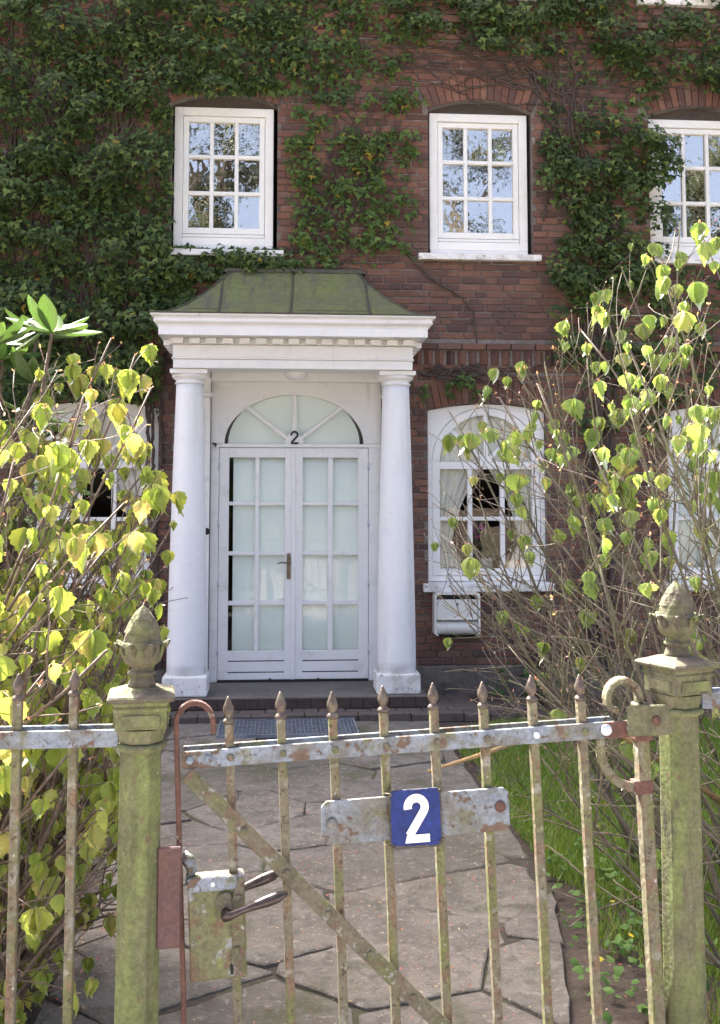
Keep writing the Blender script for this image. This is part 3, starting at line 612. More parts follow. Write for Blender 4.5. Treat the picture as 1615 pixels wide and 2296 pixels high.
for i, (x0, x1, z0, z1) in enumerate(UP):
    Y = WY + 0.065
    win = obj('window', frame_rect(MB(), x0, x1, z0, z1, .075, .075, .075, .075, Y, Y + .08), 'white_cream', house, bevel=.004)
    obj('head_strip', MB().box(x0 - .018, x1 + .033, Y + .03, Y + .06, z1 + .002, z1 + .105), layered('dark_brown', (0.075, 0.058, 0.047), (), .8) if 'bb' not in MAT else MAT['bb'], win)  # dark brown strip between the frame head and the brick arch
    sx0, sx1, sz0, sz1 = x0 + .078, x1 - .078, z0 + .078, z1 - .078
    obj('sash', frame_rect(MB(), sx0, sx1, sz0 + .035, sz1, .048, .048, .055, .048, Y + .018, Y + .07), 'white_cream', win, bevel=.004)
    obj('drip_rail', MB().box(sx0, sx1, Y + .006, Y + .06, sz0 + .002, sz0 + .028), 'white_cream', win, bevel=.005)
    px0, px1, pz0, pz1 = sx0 + .048, sx1 - .048, sz0 + .09, sz1 - .048; mw = .034
    pw = (px1 - px0 - 2 * mw) / 3; ph = (pz1 - pz0 - 2 * mw) / 3
    for k in (1, 2):
        xx = px0 + k * pw + (k - 1) * mw; obj('glazing_bar', MB().box(xx, xx + mw, Y + .022, Y + .06, pz0, pz1), 'white_cream', win, bevel=.004)
        zz = pz0 + k * ph + (k - 1) * mw
        for c in range(3): obj('glazing_bar', MB().box(px0 + c * (pw + mw), px0 + c * (pw + mw) + pw, Y + .024, Y + .06, zz, zz + mw), 'white_cream', win, bevel=.004)
    for r in range(3):
        for c in range(3):
            pane('pane', px0 + c * (pw + mw), px0 + c * (pw + mw) + pw, pz0 + r * (ph + mw), pz0 + r * (ph + mw) + ph, Y + .045, 'glass_up', win)
    obj('sill', MB().prism([(-.02, 0), (.12, 0), (.12, .075), (-.02, .055)], x0 - .115 if i else x0 - .02, x1 + .095, f=lambda x, y, z: (y, WY - .045 + x + .0, z0 - .115 + z)), 'white_worn', win, bevel=.004)
    obj('sill_apron', MB().box(x0 + .004, x1 - .004, Y - .012, Y + .06, z0 - .062, z0 - .004), 'white_cream', win, bevel=.003)
for i, xa in enumerate((1.34, 3.38)):                # storey above: only its sill reaches into view
    win = obj('window', frame_rect(MB(), xa, xa + .9, 6.42, 7.5, .08, .08, .08, .08, WY + .065, WY + .14), 'white_cream', house)
    obj('sill', MB().box(xa - .1, xa + 1.0, WY - .05, WY + .1, 6.29, 6.36), 'white_worn', win, bevel=.004)
    pane('pane', xa + .08, xa + .82, 6.5, 7.42, WY + .1, 'glass_up', win)
def lower_window(x0, x1, z0, z1, lab):
    Y = WY + 0.055; cx = (x0 + x1) / 2; hs = (x1 - x0) / 2; rise = .06
    R = (hs * hs + rise * rise) / (2 * rise); cz = z1 + rise - R; an = math.asin(hs / R)
    top = [(cx + R * sin(-an + 2 * an * k / 20), cz + R * cos(-an + 2 * an * k / 20)) for k in range(21)]
    sp = 2.045; ro, ri = .485, .418
    m = MB()                                           # outer frame with round headed opening
    inner = arc(cx, sp, ro + .004, ro + .004, pi, 0, 32)
    m.prism([(x0, sp)] + [(x0, z1)] + top[1:-1] + [(x1, z1), (x1, sp)] + list(reversed(inner)), Y, Y + .07)
    m.box(x0, cx - ro - .004, Y, Y + .07, z0 + .002, sp - .0005); m.box(cx + ro + .004, x1, Y, Y + .07, z0 + .002, sp - .0005); m.box(cx - ro - .004, cx + ro + .004, Y, Y + .07, z0 + .002, z0 + .045)
    win = obj('window', m, 'white', house, bevel=.003)
    s = MB(); s.prism(arc(cx, sp, ro, ro, pi, 0, 32) + arc(cx, sp, ri, ri, 0, pi, 32), Y + .012, Y + .07)
    s.box(cx - ro, cx - ri, Y + .012, Y + .07, z0 + .048, sp - .0005); s.box(cx + ri, cx + ro, Y + .012, Y + .07, z0 + .048, sp - .0005)
    s.box(cx - ri, cx + ri, Y + .012, Y + .07, z0 + .048, z0 + .108); s.box(cx - ri, cx + ri, Y + .012, Y + .07, sp - .065, sp - .001)
    obj('sash', s, 'white', win, bevel=.003)
    bz0, bz1 = z0 + .108, sp - .065; bw = .042; pw = (2 * ri - 2 * bw) / 3; mid = (bz0 + bz1) / 2
    for k in (1, 2):
        xx = cx - ri + k * pw + (k - 1) * bw; obj('glazing_bar', MB().box(xx, xx + bw, Y + .018, Y + .06, bz0, bz1), 'white', win, bevel=.004)
    for k in range(3):
        xx = cx - ri + k * (pw + bw); obj('glazing_bar', MB().box(xx, xx + pw, Y + .02, Y + .06, mid - .017, mid + .017), 'white', win, bevel=.004)
        pane('pane', xx, xx + pw, bz0, mid - .017, Y + .04, 'glass', win); pane('pane', xx, xx + pw, mid + .017, bz1, Y + .04, 'glass', win)
    hub = .06
    obj('glazing_bar', MB().prism(arc(cx, sp - .001, hub, hub, 0, pi, 12), Y + .018, Y + .06), 'white', win)
    for k, a in enumerate((radians(42), radians(90), radians(138))):
        m = MB(); d = Vector((cos(a), 0, sin(a))); m.obox(Vector((cx, Y + .039, sp)) + d * ((ri + hub - .02) / 2), (d, (0, 1, 0), d.cross(Vector((0, 1, 0)))), ((ri - hub + .02) / 2, .0195 + .001 * k, .019)); obj('glazing_bar', m, 'white', win, bevel=.004)
    al = [0, radians(42), radians(90), radians(138), pi]
    for k in range(4):
        pts = arc(cx, sp, ri - .001, ri - .001, al[k] + .02, al[k + 1] - .02, 8) + arc(cx, sp, hub, hub, al[k + 1] - .1, al[k] + .1, 3)
        obj('pane', MB().prism(pts, Y + .04, Y + .044), 'glass', win)
    obj('sill', MB().prism([(-.03, 0), (.13, 0), (.13, .085), (-.03, .06)], x0 - .055, x1 + .055, f=lambda x, y, z: (y, WY - .045 + x, z0 - .085 + z)), 'white_worn', win, bevel=.005)
    obj('inner_sill', MB().box(x0, x1, Y + .08, Y + .40, z0 + .06, z0 + .085), 'white', win)
    return cx, sp, Y
lwin = [lower_window(*LO[i], i) for i in range(3)]
# portico ------------------------------------------------------
PX0, PX1, PC = -0.868, 1.092, 0.112
def molding(m, prof, x0, x1, yf, yb, sm=False):
    P = len(prof); vs_ = []
    for o_, z_ in prof: vs_ += [(x0 - o_, yb, z_), (x0 - o_, yf - o_, z_), (x1 + o_, yf - o_, z_), (x1 + o_, yb, z_)]
    fs_ = [(i * 4 + k, i * 4 + k + 1, i * 4 + 4 + k + 1, i * 4 + 4 + k) for i in range(P - 1) for k in range(3)]
    return m.add(vs_, fs_, sm)
for s, cx in ((-1, -0.745), (1, 0.972)):
    yc = 8.915; m = MB(); prof = []
    for k in range(25):
        t = k / 24; r = .161 - .049 * (t ** 1.35); prof.append((r, .295 + t * 2.36))
    col = obj('column', MB().lathe(prof, (cx, yc, 0), 40), 'white_column', house)
    obj('capital', MB().lathe([(.112, 2.655), (.124, 2.66), (.124, 2.672), (.114, 2.678), (.114, 2.69), (.13, 2.70), (.143, 2.712), (.148, 2.724), (.145, 2.736)], (cx, yc, 0), 40), 'white', col)
    obj('abacus', MB().box(cx - .152, cx + .152, yc - .152, yc + .152, 2.735, 2.772), 'white', col, bevel=.004)
    obj('plinth', MB().box(cx - .178, cx + .178, yc - .178, yc + .178, .137, .297), 'white_worn', col, bevel=.012, seg=2)
m = MB(); yf = 8.73; yb = WY
def ubeam(m, o, z0, z1, th=.26):
    m.box(PX0 - o, PX1 + o, yf - o, yf + th, z0, z1); m.box(PX0 - o, PX0 + th, yf + th, yb, z0, z1); m.box(PX1 - th, PX1 + o, yf + th, yb, z0, z1)
ubeam(m, 0, 2.774, 2.846); ubeam(m, .012, 2.848, 2.862); ubeam(m, .004, 2.864, 2.965)
ent = obj('entablature', m, 'white', house, bevel=.003)
obj('portico_ceiling', MB().box(PX0 + .2, PX1 - .2, yf + .2, yb, 2.83, 2.86), 'white', ent)
obj('bed_mould', MB().box(PX0 - .03, PX1 + .03, yf - .03, yb, 2.968, 3.014), 'white', ent)
for k in range(15):
    xx = PX0 - .02 + .02 + k * (PX1 - PX0 - .087) / 14
    obj('dentil', MB().box(xx, xx + .087, yf - .085, yf - .031, 2.966, 3.012), 'white', ent, bevel=.003)
for sx_ in (0, 1):
    for k in range(4):
        yy = yf + .06 + k * .15; xo = PX0 - .085 if sx_ == 0 else PX1 + .031
        obj('dentil', MB().box(xo, xo + .054, yy, yy + .087, 2.966, 3.012), 'white', ent, bevel=.003)
cor = MB(); cor.box(PX0 - .10, PX1 + .10, yf - .20, yb - .002, 3.016, 3.082)
prof = [(.10, 3.083), (.108, 3.084), (.11, 3.095), (.117, 3.105)] + [(.117 + .035 * (k / 8) ** 1.0 + .012 * sin(k / 8 * 2 * pi), 3.105 + .06 * k / 8) for k in range(9)] + [(.16, 3.168), (.16, 3.182), (.05, 3.184)]
molding(cor, prof, PX0, PX1, yf - .09, yb - .001)
obj('cornice', cor, 'white', house)
obj('gutter_edge', MB().box(PX0 - .168, PX1 + .168, yf - .262, yb - .004, 3.184, 3.192), 'roof_seam', house)
# bell shaped roof
ex0, ex1, ey = PX0 - .13, PX1 + .13, yf - .22; tx0, tx1, ty = -0.44, 0.675, 9.28
NS = 14; rv = []; 
rz = lambda s: 3.193 + .50 * s ** 1.55
def rpt(s): return ex0 + (tx0 - ex0) * s, ex1 + (tx1 - ex1) * s, ey + (ty - ey) * s, rz(s)
m = MB(); NU = 12
for i in range(NS + 1):
    a, b, c, d = rpt(i / NS)
    m.v += [(a, WY, d), (a, c, d)] + [(a + (b - a) * k / NU, c, d) for k in range(1, NU)] + [(b, c, d), (b, WY, d)]
W_ = NU + 3
for i in range(NS):
    for k in range(W_ - 1): m.f.append((i * W_ + k, i * W_ + k + 1, (i + 1) * W_ + k + 1, (i + 1) * W_ + k)); m.sm.append(False)
a, b, c, d = rpt(1); m.add([(a, c, d), (b, c, d), (b, WY, d), (a, WY, d)], [(0, 1, 2, 3)])
roof = obj('portico_roof', m, 'roof', house)
for fx in (0.0, 0.49, 1.0):
    pts = []
    for i in range(NS + 1):
        a, b, c, d = rpt(i / NS); xx = tx0 + .03 + (tx1 - tx0 - .06) * fx if fx not in (0.0, 1.0) else (a if fx == 0 else b); 
        if fx in (0.0, 1.0): xm = tx0 - .06 if fx == 0 else tx1 + .06; xx = xm if (a < xm < b) else xx
        pts.append((xx + (-.03 if fx == .49 else 0) * (1 - i / NS), c, d + .004))
    obj('seam', MB().tube(pts, .011, 6), 'roof_seam', roof)
for fx in (0, 1):
    pts = [(rpt(i / NS)[fx], rpt(i / NS)[2], rpt(i / NS)[3] + .003) for i in range(NS + 1)]; obj('seam', MB().tube(pts, .008, 6), 'roof_seam', roof)
for xa, xb, s in ((-0.75, tx0 - .06, .27), (.135, tx1 + .05, .26)):
    a, b, c, d = rpt(s); obj('seam', MB().tube([(xa, c - .001, d + .001), (xb, c - .001, d + .001)], .003, 5), 'roof_seam', roof)
obj('flashing', MB().prism([(tx0 - .06, 3.69), (tx0 - .03, 3.725), (tx1 + .03, 3.725), (tx1 + .08, 3.69)], WY - .13, WY + .01), 'roof_seam', roof, bevel=.004)
# door surround, fan light, doors ------------------------------
DX0, DX1 = -0.525, 0.782; DC = 0.129; DY = WY + .04
sur = MB()
sur.prism([(-.60, 2.20), (-.60, 2.775), (.90, 2.775), (.90, 2.20)] + arc(DC, 2.20, .625, .445, 0, pi, 40), DY, DY + .08)
sur.box(-.60, DX0 - .004, DY, DY + .08, .137, 2.199); sur.box(DX1 + .004, .90, DY, DY + .08, .137, 2.199); sur.box(DX0 - .004, DX1 + .004, DY + .012, DY + .08, 2.168, 2.199)
fan = obj('door_surround', sur, 'white', house, bevel=.003)
obj('arch_moulding', MB().prism(arc(DC, 2.2005, .64, .46, pi, 0, 40) + arc(DC, 2.2005, .613, .432, 0, pi, 40), DY - .012, DY + .05), 'white', fan, bevel=.003)
obj('transom_bar', MB().box(-.60, .90, DY - .008, DY - .001, 2.166, 2.198), 'white', fan, bevel=.002)
for a_, ln in ((radians(90), .43), (radians(37.5), .51), (radians(142.5), .51)):
    d = Vector((cos(a_), 0, sin(a_))); m = MB(); L = 1 / sqrt((cos(a_) / .62) ** 2 + (sin(a_) / .44) ** 2)
    m.obox(Vector((DC, DY + .03 + .0005 * ln, 2.2)) + d * (L / 2 + .02), (d, (0, 1, 0), d.cross(Vector((0, 1, 0)))), (L / 2 - .022, .018 + .002 * ln, .0175)); obj('fan_bar', m, 'white', fan, bevel=.004)
obj('fan_hub', MB().prism(arc(DC, 2.1995, .082, .095, 0, pi, 16), DY - .010, DY + .05), 'white', fan, bevel=.003)
al = [0, radians(37.5), radians(90), radians(142.5), pi]
for k in range(4):
    ea = lambda t: (DC + .622 / sqrt(cos(t) ** 2 + (sin(t) * .622 / .442) ** 2) * cos(t), 2.2 + .622 / sqrt(cos(t) ** 2 + (sin(t) * .622 / .442) ** 2) * sin(t))
    n_ = 10; t0, t1 = al[k] + .012, al[k + 1] - .012
    obj('pane', MB().prism([ea(t0 + (t1 - t0) * i / n_) for i in range(n_ + 1)] + [(DC + .03 * cos((t0 + t1) / 2), 2.2 + .03 * sin((t0 + t1) / 2))], DY + .04, DY + .044), 'glass', fan)
def stroke2(m, x, z, h, wd, st, y0, y1, f=None):
    """the digit 2: hook, diagonal, foot"""
    r = wd / 2 - st / 2; cx, cz = x + wd / 2, z + h - wd / 2; cl = arc(cx, cz, r, r, radians(192), radians(-28), 16)
    e = (x + st * .62, z + st * .9); p = cl[-1]; cl += [(p[0] + (e[0] - p[0]) * t, p[1] + (e[1] - p[1]) * t) for t in (.3, .6, 1.0)]
    L, R = [], []
    for i, q in enumerate(cl):
        a, b = cl[max(0, i - 1)], cl[min(len(cl) - 1, i + 1)]; tx, tz = b[0] - a[0], b[1] - a[1]; ln = sqrt(tx * tx + tz * tz); L.append((q[0] - tz / ln * st / 2, q[1] + tx / ln * st / 2)); R.append((q[0] + tz / ln * st / 2, q[1] - tx / ln * st / 2))
    for i in range(len(cl) - 1): m.prism([L[i], L[i + 1], R[i + 1], R[i]], y0, y1, f)
    m.prism([(x + .02 * wd, z), (x + wd, z), (x + wd, z + st * .95), (x + .1 * wd, z + st * .95)], y0 - (y1 - y0) * .02, y1, f)
m = MB(); stroke2(m, DC - .035, 2.195, .118, .072, .017, DY - .021, DY - .0105); obj('numeral', m, 'black_iron', fan, label='black metal digit two above the door')
# pilasters beside the door
for xa, xb in ((-.86, -.605), (.905, 1.085)):
    pl = obj('pilaster', MB().box(xa, xb, WY - .03, WY + .06, .137, 2.60), 'white', house, bevel=.004)
    obj('pilaster_strip', MB().box(xa + .05, xb - .05, WY - .043, WY - .031, .30, 2.5), 'white', pl, bevel=.003)
    obj('pilaster_cap', MB().box(xa - .015, xb + .015, WY - .05, WY + .06, 2.602, 2.64).box(xa - .005, xb + .005, WY - .04, WY + .06, 2.642, 2.772), 'white', pl, bevel=.004)
obj('ceiling_mould', MB().box(-.60, .90, WY - .03, WY + .03, 2.74, 2.828), 'white', house, bevel=.006)
bell = obj('doorbell', MB().lathe([(.03, 0), (.03, .006), (.022, .012), (.012, .012), (.010, .02), (.002, .022)], (0, 0, 0), 16), 'black_iron', house); 
bell.matrix_basis = Matrix.Translation((-.625, WY - .045, 1.435)) @ Matrix.Rotation(radians(90), 4, 'X')
for side in (0, 1):
    x0, x1 = (DX0, DC - .0065) if side == 0 else (DC - .0025, DX1)
    px = ((-.44, -.212), (-.177, .050)) if side == 0 else ((.204, .427), (.470, .695))
    zr = [(.40, .791), (.829, 1.223), (1.258, 1.658), (1.69, 2.078)]; z0, z1 = .155, 2.163; y0, y1 = DY + .006, DY + .055
    m = MB(); m.box(x0, px[0][0], y0, y1, z0, z1); m.box(px[1][1], x1, y0, y1, z0, z1); m.box(px[0][0], px[1][1], y0, y1, zr[3][1], z1); m.box(px[0][0], px[1][1], y0, y1, .318, zr[0][0])
    m.box(px[0][0] - .0, px[1][1], y0, y1, z0, .213)
    m.box(px[0][0], px[1][1], y0, y1, .222, .309); m.box(px[0][0], px[1][1], y0 + .025, y1, .213, .222); m.box(px[0][0], px[1][1], y0 + .025, y1, .309, .318)
    gv_ = MB()
    leaf_ = obj('door', m, 'white', house, bevel=.002, label='left leaf of the glazed double door, with handle' if side == 0 else 'right leaf of the glazed double door')
    for gz in (.2131, .3091): obj('groove_shade', MB().box(px[0][0] + .002, px[1][1] - .002, y0 + .002, y0 + .024, gz, gz + .0088), 'gap', leaf_)  # black strip set in the recess, paints the groove's shade
    obj('glazing_bar', MB().box(px[0][1], px[1][0], y0 + .004, y1 - .006, zr[0][0], zr[3][1]), 'white', leaf_, bevel=.004)
    for r in range(3):
        for c in range(2): obj('glazing_bar', MB().box(px[c][0], px[c][1], y0 + .005, y1 - .006, zr[r][1], zr[r + 1][0]), 'white', leaf_, bevel=.004)
    for r in range(4):
        for c in range(2): pane('pane', px[c][0], px[c][1], zr[r][0], zr[r][1], y0 + .028, 'glass_door', leaf_)
    hx = x0 - .004 if side == 0 else x1 + .004
    for hz in (.40, .98, 1.50, 2.0): obj('hinge', MB().tube([(hx, y0 - .006, hz - .03), (hx, y0 - .006, hz + .03)], .008, 8), 'zinc', leaf_)
    obj('floor_bolt', MB().box((x0 + x1) / 2 + (.12 if side == 0 else -.12), (x0 + x1) / 2 + (.14 if side == 0 else -.10), y0 - .012, y0 - .001, .14, .165), 'black_iron', leaf_)
    if side == 0:
        obj('meeting_strip', MB().box(DC - .022, DC + .012, y0 - .014, y0 - .001, z0, z1), 'white', leaf_, bevel=.003)
        obj('handle_plate', MB().prism(arc(.085, 1.225, .017, .017, 0, pi, 8) + arc(.085, 1.03, .017, .017, pi, 2 * pi, 8), y0 - .008, y0 - .001), 'bronze', leaf_)
        obj('door_handle', MB().tube([(.085, y0 - .008, 1.158), (.085, y0 - .045, 1.158), (.06, y0 - .052, 1.16), (.02, y0 - .05, 1.163), (-.005, y0 - .05, 1.157), (-.015, y0 - .05, 1.15)], [.008, .008, .0075, .007, .006, .004], 8), 'bronze', leaf_)
obj('threshold', MB().box(DX0, DX1, DY - .01, DY + .09, .130, .151), 'gap', house)
# alarm hook beside the door head
obj('hook', MB().tube([(-.575, DY - .001, 2.20), (-.575, DY - .03, 2.20), (-.56, DY - .04, 2.185), (-.555, DY - .035, 2.165)], .007, 6).lathe([(.022, 0), (.016, .012), (.002, .02)], (-.565, DY - .012, 2.185), 10), 'black_iron', house)

# ================================================================== THINGS ON AND IN THE HOUSE
for side, (xa, xb) in enumerate(((-.405, .118), (.150, .745))):
    m = MB(); n_ = 60; vs_ = []
    for zz in (.2, .7, 1.2, 1.7, 2.13):
        for k in range(n_ + 1):
            t = k / n_; vs_.append((xa + (xb - xa) * t, DY + .064 + .0005 * sin(t * 12 + side), zz))
    m.add(vs_, [(r * (n_ + 1) + k, r * (n_ + 1) + k + 1, (r + 1) * (n_ + 1) + k + 1, (r + 1) * (n_ + 1) + k) for r in range(4) for k in range(n_)], True)
    md = obj('door_curtain', m, 'net', label='pale net curtain behind the %s leaf of the front door' % ('left' if side == 0 else 'right'), cat='curtain', group='net curtains behind the front door')
    s_ = md.modifiers.new('thick', 'SOLIDIFY'); s_.thickness = .002
m = MB(); pts = arc(DC, 2.20, .585, .47, 0, pi, 24); m.prism(pts, DY + .085, DY + .088)
obj('fan_blind', m, 'net', label='pale blind filling the half round light above the door', cat='blind')
lamp = thing('ceiling_lamp', 'round white lamp under the portico ceiling', 'lamp', (.135, 9.05, 2.83))
obj('shade', MB().lathe([(.10, 2.79), (.098, 2.76), (.08, 2.735), (.04, 2.722), (.002, 2.72)], (.135, 9.05, 0), 24), 'lampglass', lamp)
obj('mount', MB().lathe([(.085, 2.83), (.085, 2.792), (.104, 2.79), (.104, 2.782)], (.135, 9.05, 0), 24), 'white', lamp)
# mailbox
mb = thing('mailbox', 'ivory metal mailbox on the bricks under the arched window', 'mailbox', (1.54, WY - .06, .53))
bx0, bx1, bz0, bz1, by = 1.342, 1.742, .535, .905, WY - .135
sh = lambda o: arc(bx0 + .03 + o, bz1 - .03 - o, .03, .03, pi, pi / 2, 5) + arc(bx1 - .03 - o, bz1 - .03 - o, .03, .03, pi / 2, 0, 5) + [(bx1 - o, bz0 + .02), (bx1 - o - .02, bz0), (bx0 + o + .02, bz0), (bx0 + o, bz0 + .02)]
shell = MB(); o_, i_ = sh(0), [(x, z_) for x, z_ in sh(.018)]
n_ = len(o_); vs_ = [(x, by, z_) for x, z_ in o_] + [(x, by, z_) for x, z_ in i_] + [(x, WY - .002, z_) for x, z_ in o_] + [(x, WY - .03, z_) for x, z_ in i_]
shell.add(vs_, [(k, (k + 1) % n_, n_ + (k + 1) % n_, n_ + k) for k in range(n_)] + [(k, (k + 1) % n_, 2 * n_ + (k + 1) % n_, 2 * n_ + k) for k in range(n_)] + [(n_ + k, n_ + (k + 1) % n_, 3 * n_ + (k + 1) % n_, 3 * n_ + k) for k in range(n_)])
obj('case', shell, 'mailbox', mb)
obj('back_panel', MB().box(bx0 + .02, bx1 - .02, WY - .04, WY - .032, bz0 + .02, bz1 - .02), 'mailbox_in', mb)
obj('flap', MB().box(bx0 + .022, bx1 - .022, by + .012, by + .03, .675, .845), 'mailbox', mb, bevel=.004)
obj('flap_edge', MB().tube([(bx0 + .024, by + .008, .676), (bx1 - .024, by + .008, .676)], .008, 8), 'mailbox', mb)
pr = [(by + .085 - .075 * cos(t), .60 + .068 * sin(t)) for t in np.linspace(-pi / 2, pi / 2, 12)]
obj('paper_roll', MB().prism(pr + [(by + .10, .665), (by + .10, .54)], bx0 + .022, bx1 - .022, f=lambda x, y, z: (y, x, z)), 'mailbox', mb)
obj('keyhole', MB().lathe([(.011, 0), (.011, .004), (.004, .005)], (0, 0, 0), 12), 'bronze', mb).matrix_basis = Matrix.Translation((1.545, by + .012, .805)) @ Matrix.Rotation(radians(90), 4, 'X')
# curtains of the arched windows
def curtain(cx, side, y, lab, top=2.46, tie=1.33):
    vs_ = []; NZ, NX = 36, 34; ri = .43
    def wid(z_):
        if z_ > 2.02: return ri
        if z_ > tie: t = (2.02 - z_) / (2.02 - tie); return ri * (1 - t) + .13 * t - .055 * sin(t * pi)
        t = (tie - z_) / (tie - 1.08); return .13 + .11 * min(1, t) ** .8
    for j in range(NZ + 1):
        z_ = top - (top - 1.082) * j / NZ; lim = ri if z_ < 2.045 else sqrt(max(.0004, ri * ri - (z_ - 2.045) ** 2))
        for k in range(NX + 1):
            t = k / NX; wd = wid(z_); xx = ri - t * (wd - .004); xx = min(xx, lim)
            am = .010 + .012 * (1 - wd / ri); vs_.append((cx + side * xx, y + am * sin(t * 30 + .5 * sin(z_ * 3)) + .004 * sin(t * 57), z_))
    m = MB().add(vs_, [(j * (NX + 1) + k, j * (NX + 1) + k + 1, (j + 1) * (NX + 1) + k + 1, (j + 1) * (NX + 1) + k) for j in range(NZ) for k in range(NX)], True)
    t_ = thing('curtain', lab, 'curtain', (cx + side * .35, y, 1.082), 'curtains of the arched windows')
    c_ = obj('drape', m, 'curtain', t_); sd = c_.modifiers.new('thick', 'SOLIDIFY'); sd.thickness = .0015
    obj('tie_back', MB().tube([(cx + side * .435, y - .01, tie + .10), (cx + side * .39, y - .03, tie + .05), (cx + side * .33, y - .03, tie + .005), (cx + side * .295, y - .01, tie)], .012, 6), 'curtain', t_)
for (cx, sp, Y), nm in zip(lwin[:2], ('window left of the portico', 'window over the mailbox')):
    curtain(cx, -1, Y + .085, 'cream curtain tied back on the left side of the arched %s' % nm); curtain(cx, 1, Y + .085, 'cream curtain tied back on the right side of the arched %s' % nm)
cx, sp, Y = lwin[2]
m = MB(); vs_ = [(cx - .45 + .9 * k / 60, Y + .1 + .012 * sin(k * .8), zz) for zz in (1.08, 2.5) for k in range(61)]
m.add(vs_, [(k, k + 1, 61 + k + 1, 61 + k) for k in range(60)], True); obj('curtain', m, 'net', label='pale closed curtain in the far right window behind the bare shrub', cat='curtain').modifiers.new('thick', 'SOLIDIFY').thickness = .0015
# orchid
cx, sp, Y = lwin[1]
pot = thing('potted_orchid', 'pink flowering plant in a white pot inside the arched window', 'pot plant', (cx + .0, Y + .26, 1.076))
obj('pot', MB().lathe([(.06, 1.077), (.068, 1.10), (.075, 1.16), (.08, 1.165), (.08, 1.178), (.068, 1.18), (.06, 1.165)], (cx + .03, Y + .27, 0), 20), 'mailbox', pot)
P = np.array([[cx + .03 + rng.normal(0, .09), Y + .27 + rng.normal(0, .05), 1.2 + abs(rng.normal(0, .12))] for _ in range(50)]); N = rng.normal(0, 1, (50, 3)); D = rng.normal(0, .6, (50, 3)) + [0, 0, -.4]
obj('foliage', leaf_cloud('foliage', RHO[0], P, N, D, rng.uniform(.06, .12, 50), 'plantleaf'), 'plantleaf', pot, kind='stuff')
P = np.array([[cx - .04 + rng.normal(0, .06) - .02, Y + .25 + rng.normal(0, .02), 1.42 + rng.normal(0, .045)] for _ in range(40)]); N = rng.normal(0, .5, (40, 3)) + [0, -1, 0]; D = rng.normal(0, 1, (40, 3))
obj('blossom', leaf_cloud('blossom', SIMPLE, P, N, D, rng.uniform(.025, .045, 40), 'pink'), 'pink', pot)
for k in range(3): obj('stem', MB().tube([(cx + .03, Y + .27, 1.17), (cx + .01 + .02 * k, Y + .26, 1.35), (cx - .06 + .05 * k, Y + .25, 1.45)], .004, 5), 'plantleaf', pot)
# floor grate
gr = thing('floor_grate', 'galvanised steel shoe grate lying on the path before the steps', 'grate', (.075, 8.12, 0))
gx0, gx1, gy0, gy1 = -.44, .585, 7.83, 8.40
obj('pan', MB().box(gx0 + .01, gx1 - .01, gy0 + .01, gy1 - .01, .004, .009), 'gap', gr)  # black sheet added below the bars, stands in for a shaded hollow
obj('frame', frame_rect(MB(), gx0, gx1, gy0, gy1, .012, .012, .012, .012, 0, 1), 'grate', gr) if False else None
fm = MB(); fm.box(gx0, gx0 + .012, gy0, gy1, .002, .026); fm.box(gx1 - .012, gx1, gy0, gy1, .002, .026); fm.box(gx0 + .012, gx1 - .012, gy0, gy0 + .012, .002, .026); fm.box(gx0 + .012, gx1 - .012, gy1 - .012, gy1, .002, .026)
obj('frame', fm, 'grate', gr)
for k in range(33):
    xx = gx0 + .03 + k * (gx1 - gx0 - .06) / 32; obj('bar', MB().box(xx - .0022, xx + .0022, gy0 + .012, gy1 - .012, .010, .024), 'grate', gr)
for k in range(17):
    yy = gy0 + .03 + k * (gy1 - gy0 - .06) / 16; obj('cross_bar', MB().box(gx0 + .012, gx1 - .012, yy - .0035, yy + .0035, .014, .0225), 'grate', gr)

# ================================================================== GATE, POSTS, FENCES
SPEAR = [(.0075, 0), (.013, .003), (.0175, .010), (.0175, .014), (.013, .021), (.009, .024), (.0095, .029), (.0145, .040), (.0165, .050), (.0145, .064), (.009, .080), (.0045, .093), (.001, .100)]
def make_bar(parent, x, y, z0, zt, wd, th, local, lean=0):
    b = obj('bar', MB().box(x - wd / 2, x + wd / 2, y - th / 2, y + th / 2, z0, zt), 'gatebar', parent, bevel=.002, local=local)
    obj('spear_tip', MB().lathe([(r * .80, z_ * .64) for r, z_ in SPEAR], (x, y, zt - .004), 14), 'tip', b, local=local)
    return b
def bolt(parent, x, y, z, r=.009, mat='gatepaint', local=True, name='rivet'):
    o = obj(name, MB().lathe([(r, 0), (r * .95, r * .35), (r * .6, r * .7), (r * .1, r * .8)], (0, 0, 0), 10), mat, parent, local=local)
    o.matrix_basis = Matrix.Translation((x, y, z)) @ Matrix.Rotation(radians(90), 4, 'X')
    return o
KY = math.atan(.06)
Rg = Matrix.Rotation(KY, 4, 'Z') @ Matrix.Rotation(-.040, 4, 'Y')
# local gate frame: origin at left end of the top rail's centre line, x to the hinge, z up
GO = Vector((-.216, 2.487, 1.098))
gate = thing('garden_gate', 'weathered iron spear-top garden gate with diagonal brace, hinged on right post', 'gate', GO, rot=Rg)
GL = 1.055
rail = obj('top_rail', MB().box(0, GL, -.021, -.013, -.019, .019), 'gatepaint', gate, bevel=.0015, local=True)
obj('back_rail', MB().box(0.004, GL - .04, .013, .021, -.014, .024), 'gatepaint', gate, bevel=.0015, local=True)
obj('bottom_rail', MB().box(0, GL, -.021, -.013, -.88, -.842), 'gatepaint', gate, bevel=.0015, local=True)
BX = [.108 + .1185 * i for i in range(8)]
for i, x in enumerate(BX):
    make_bar(gate, x, 0, -.94, .072 + (0.004 * sin(i * 2.3)), .0195, .024, True)
    bolt(gate, x + .001, -.0212, 0, .0085, 'brace' if i != 6 else 'zinc')
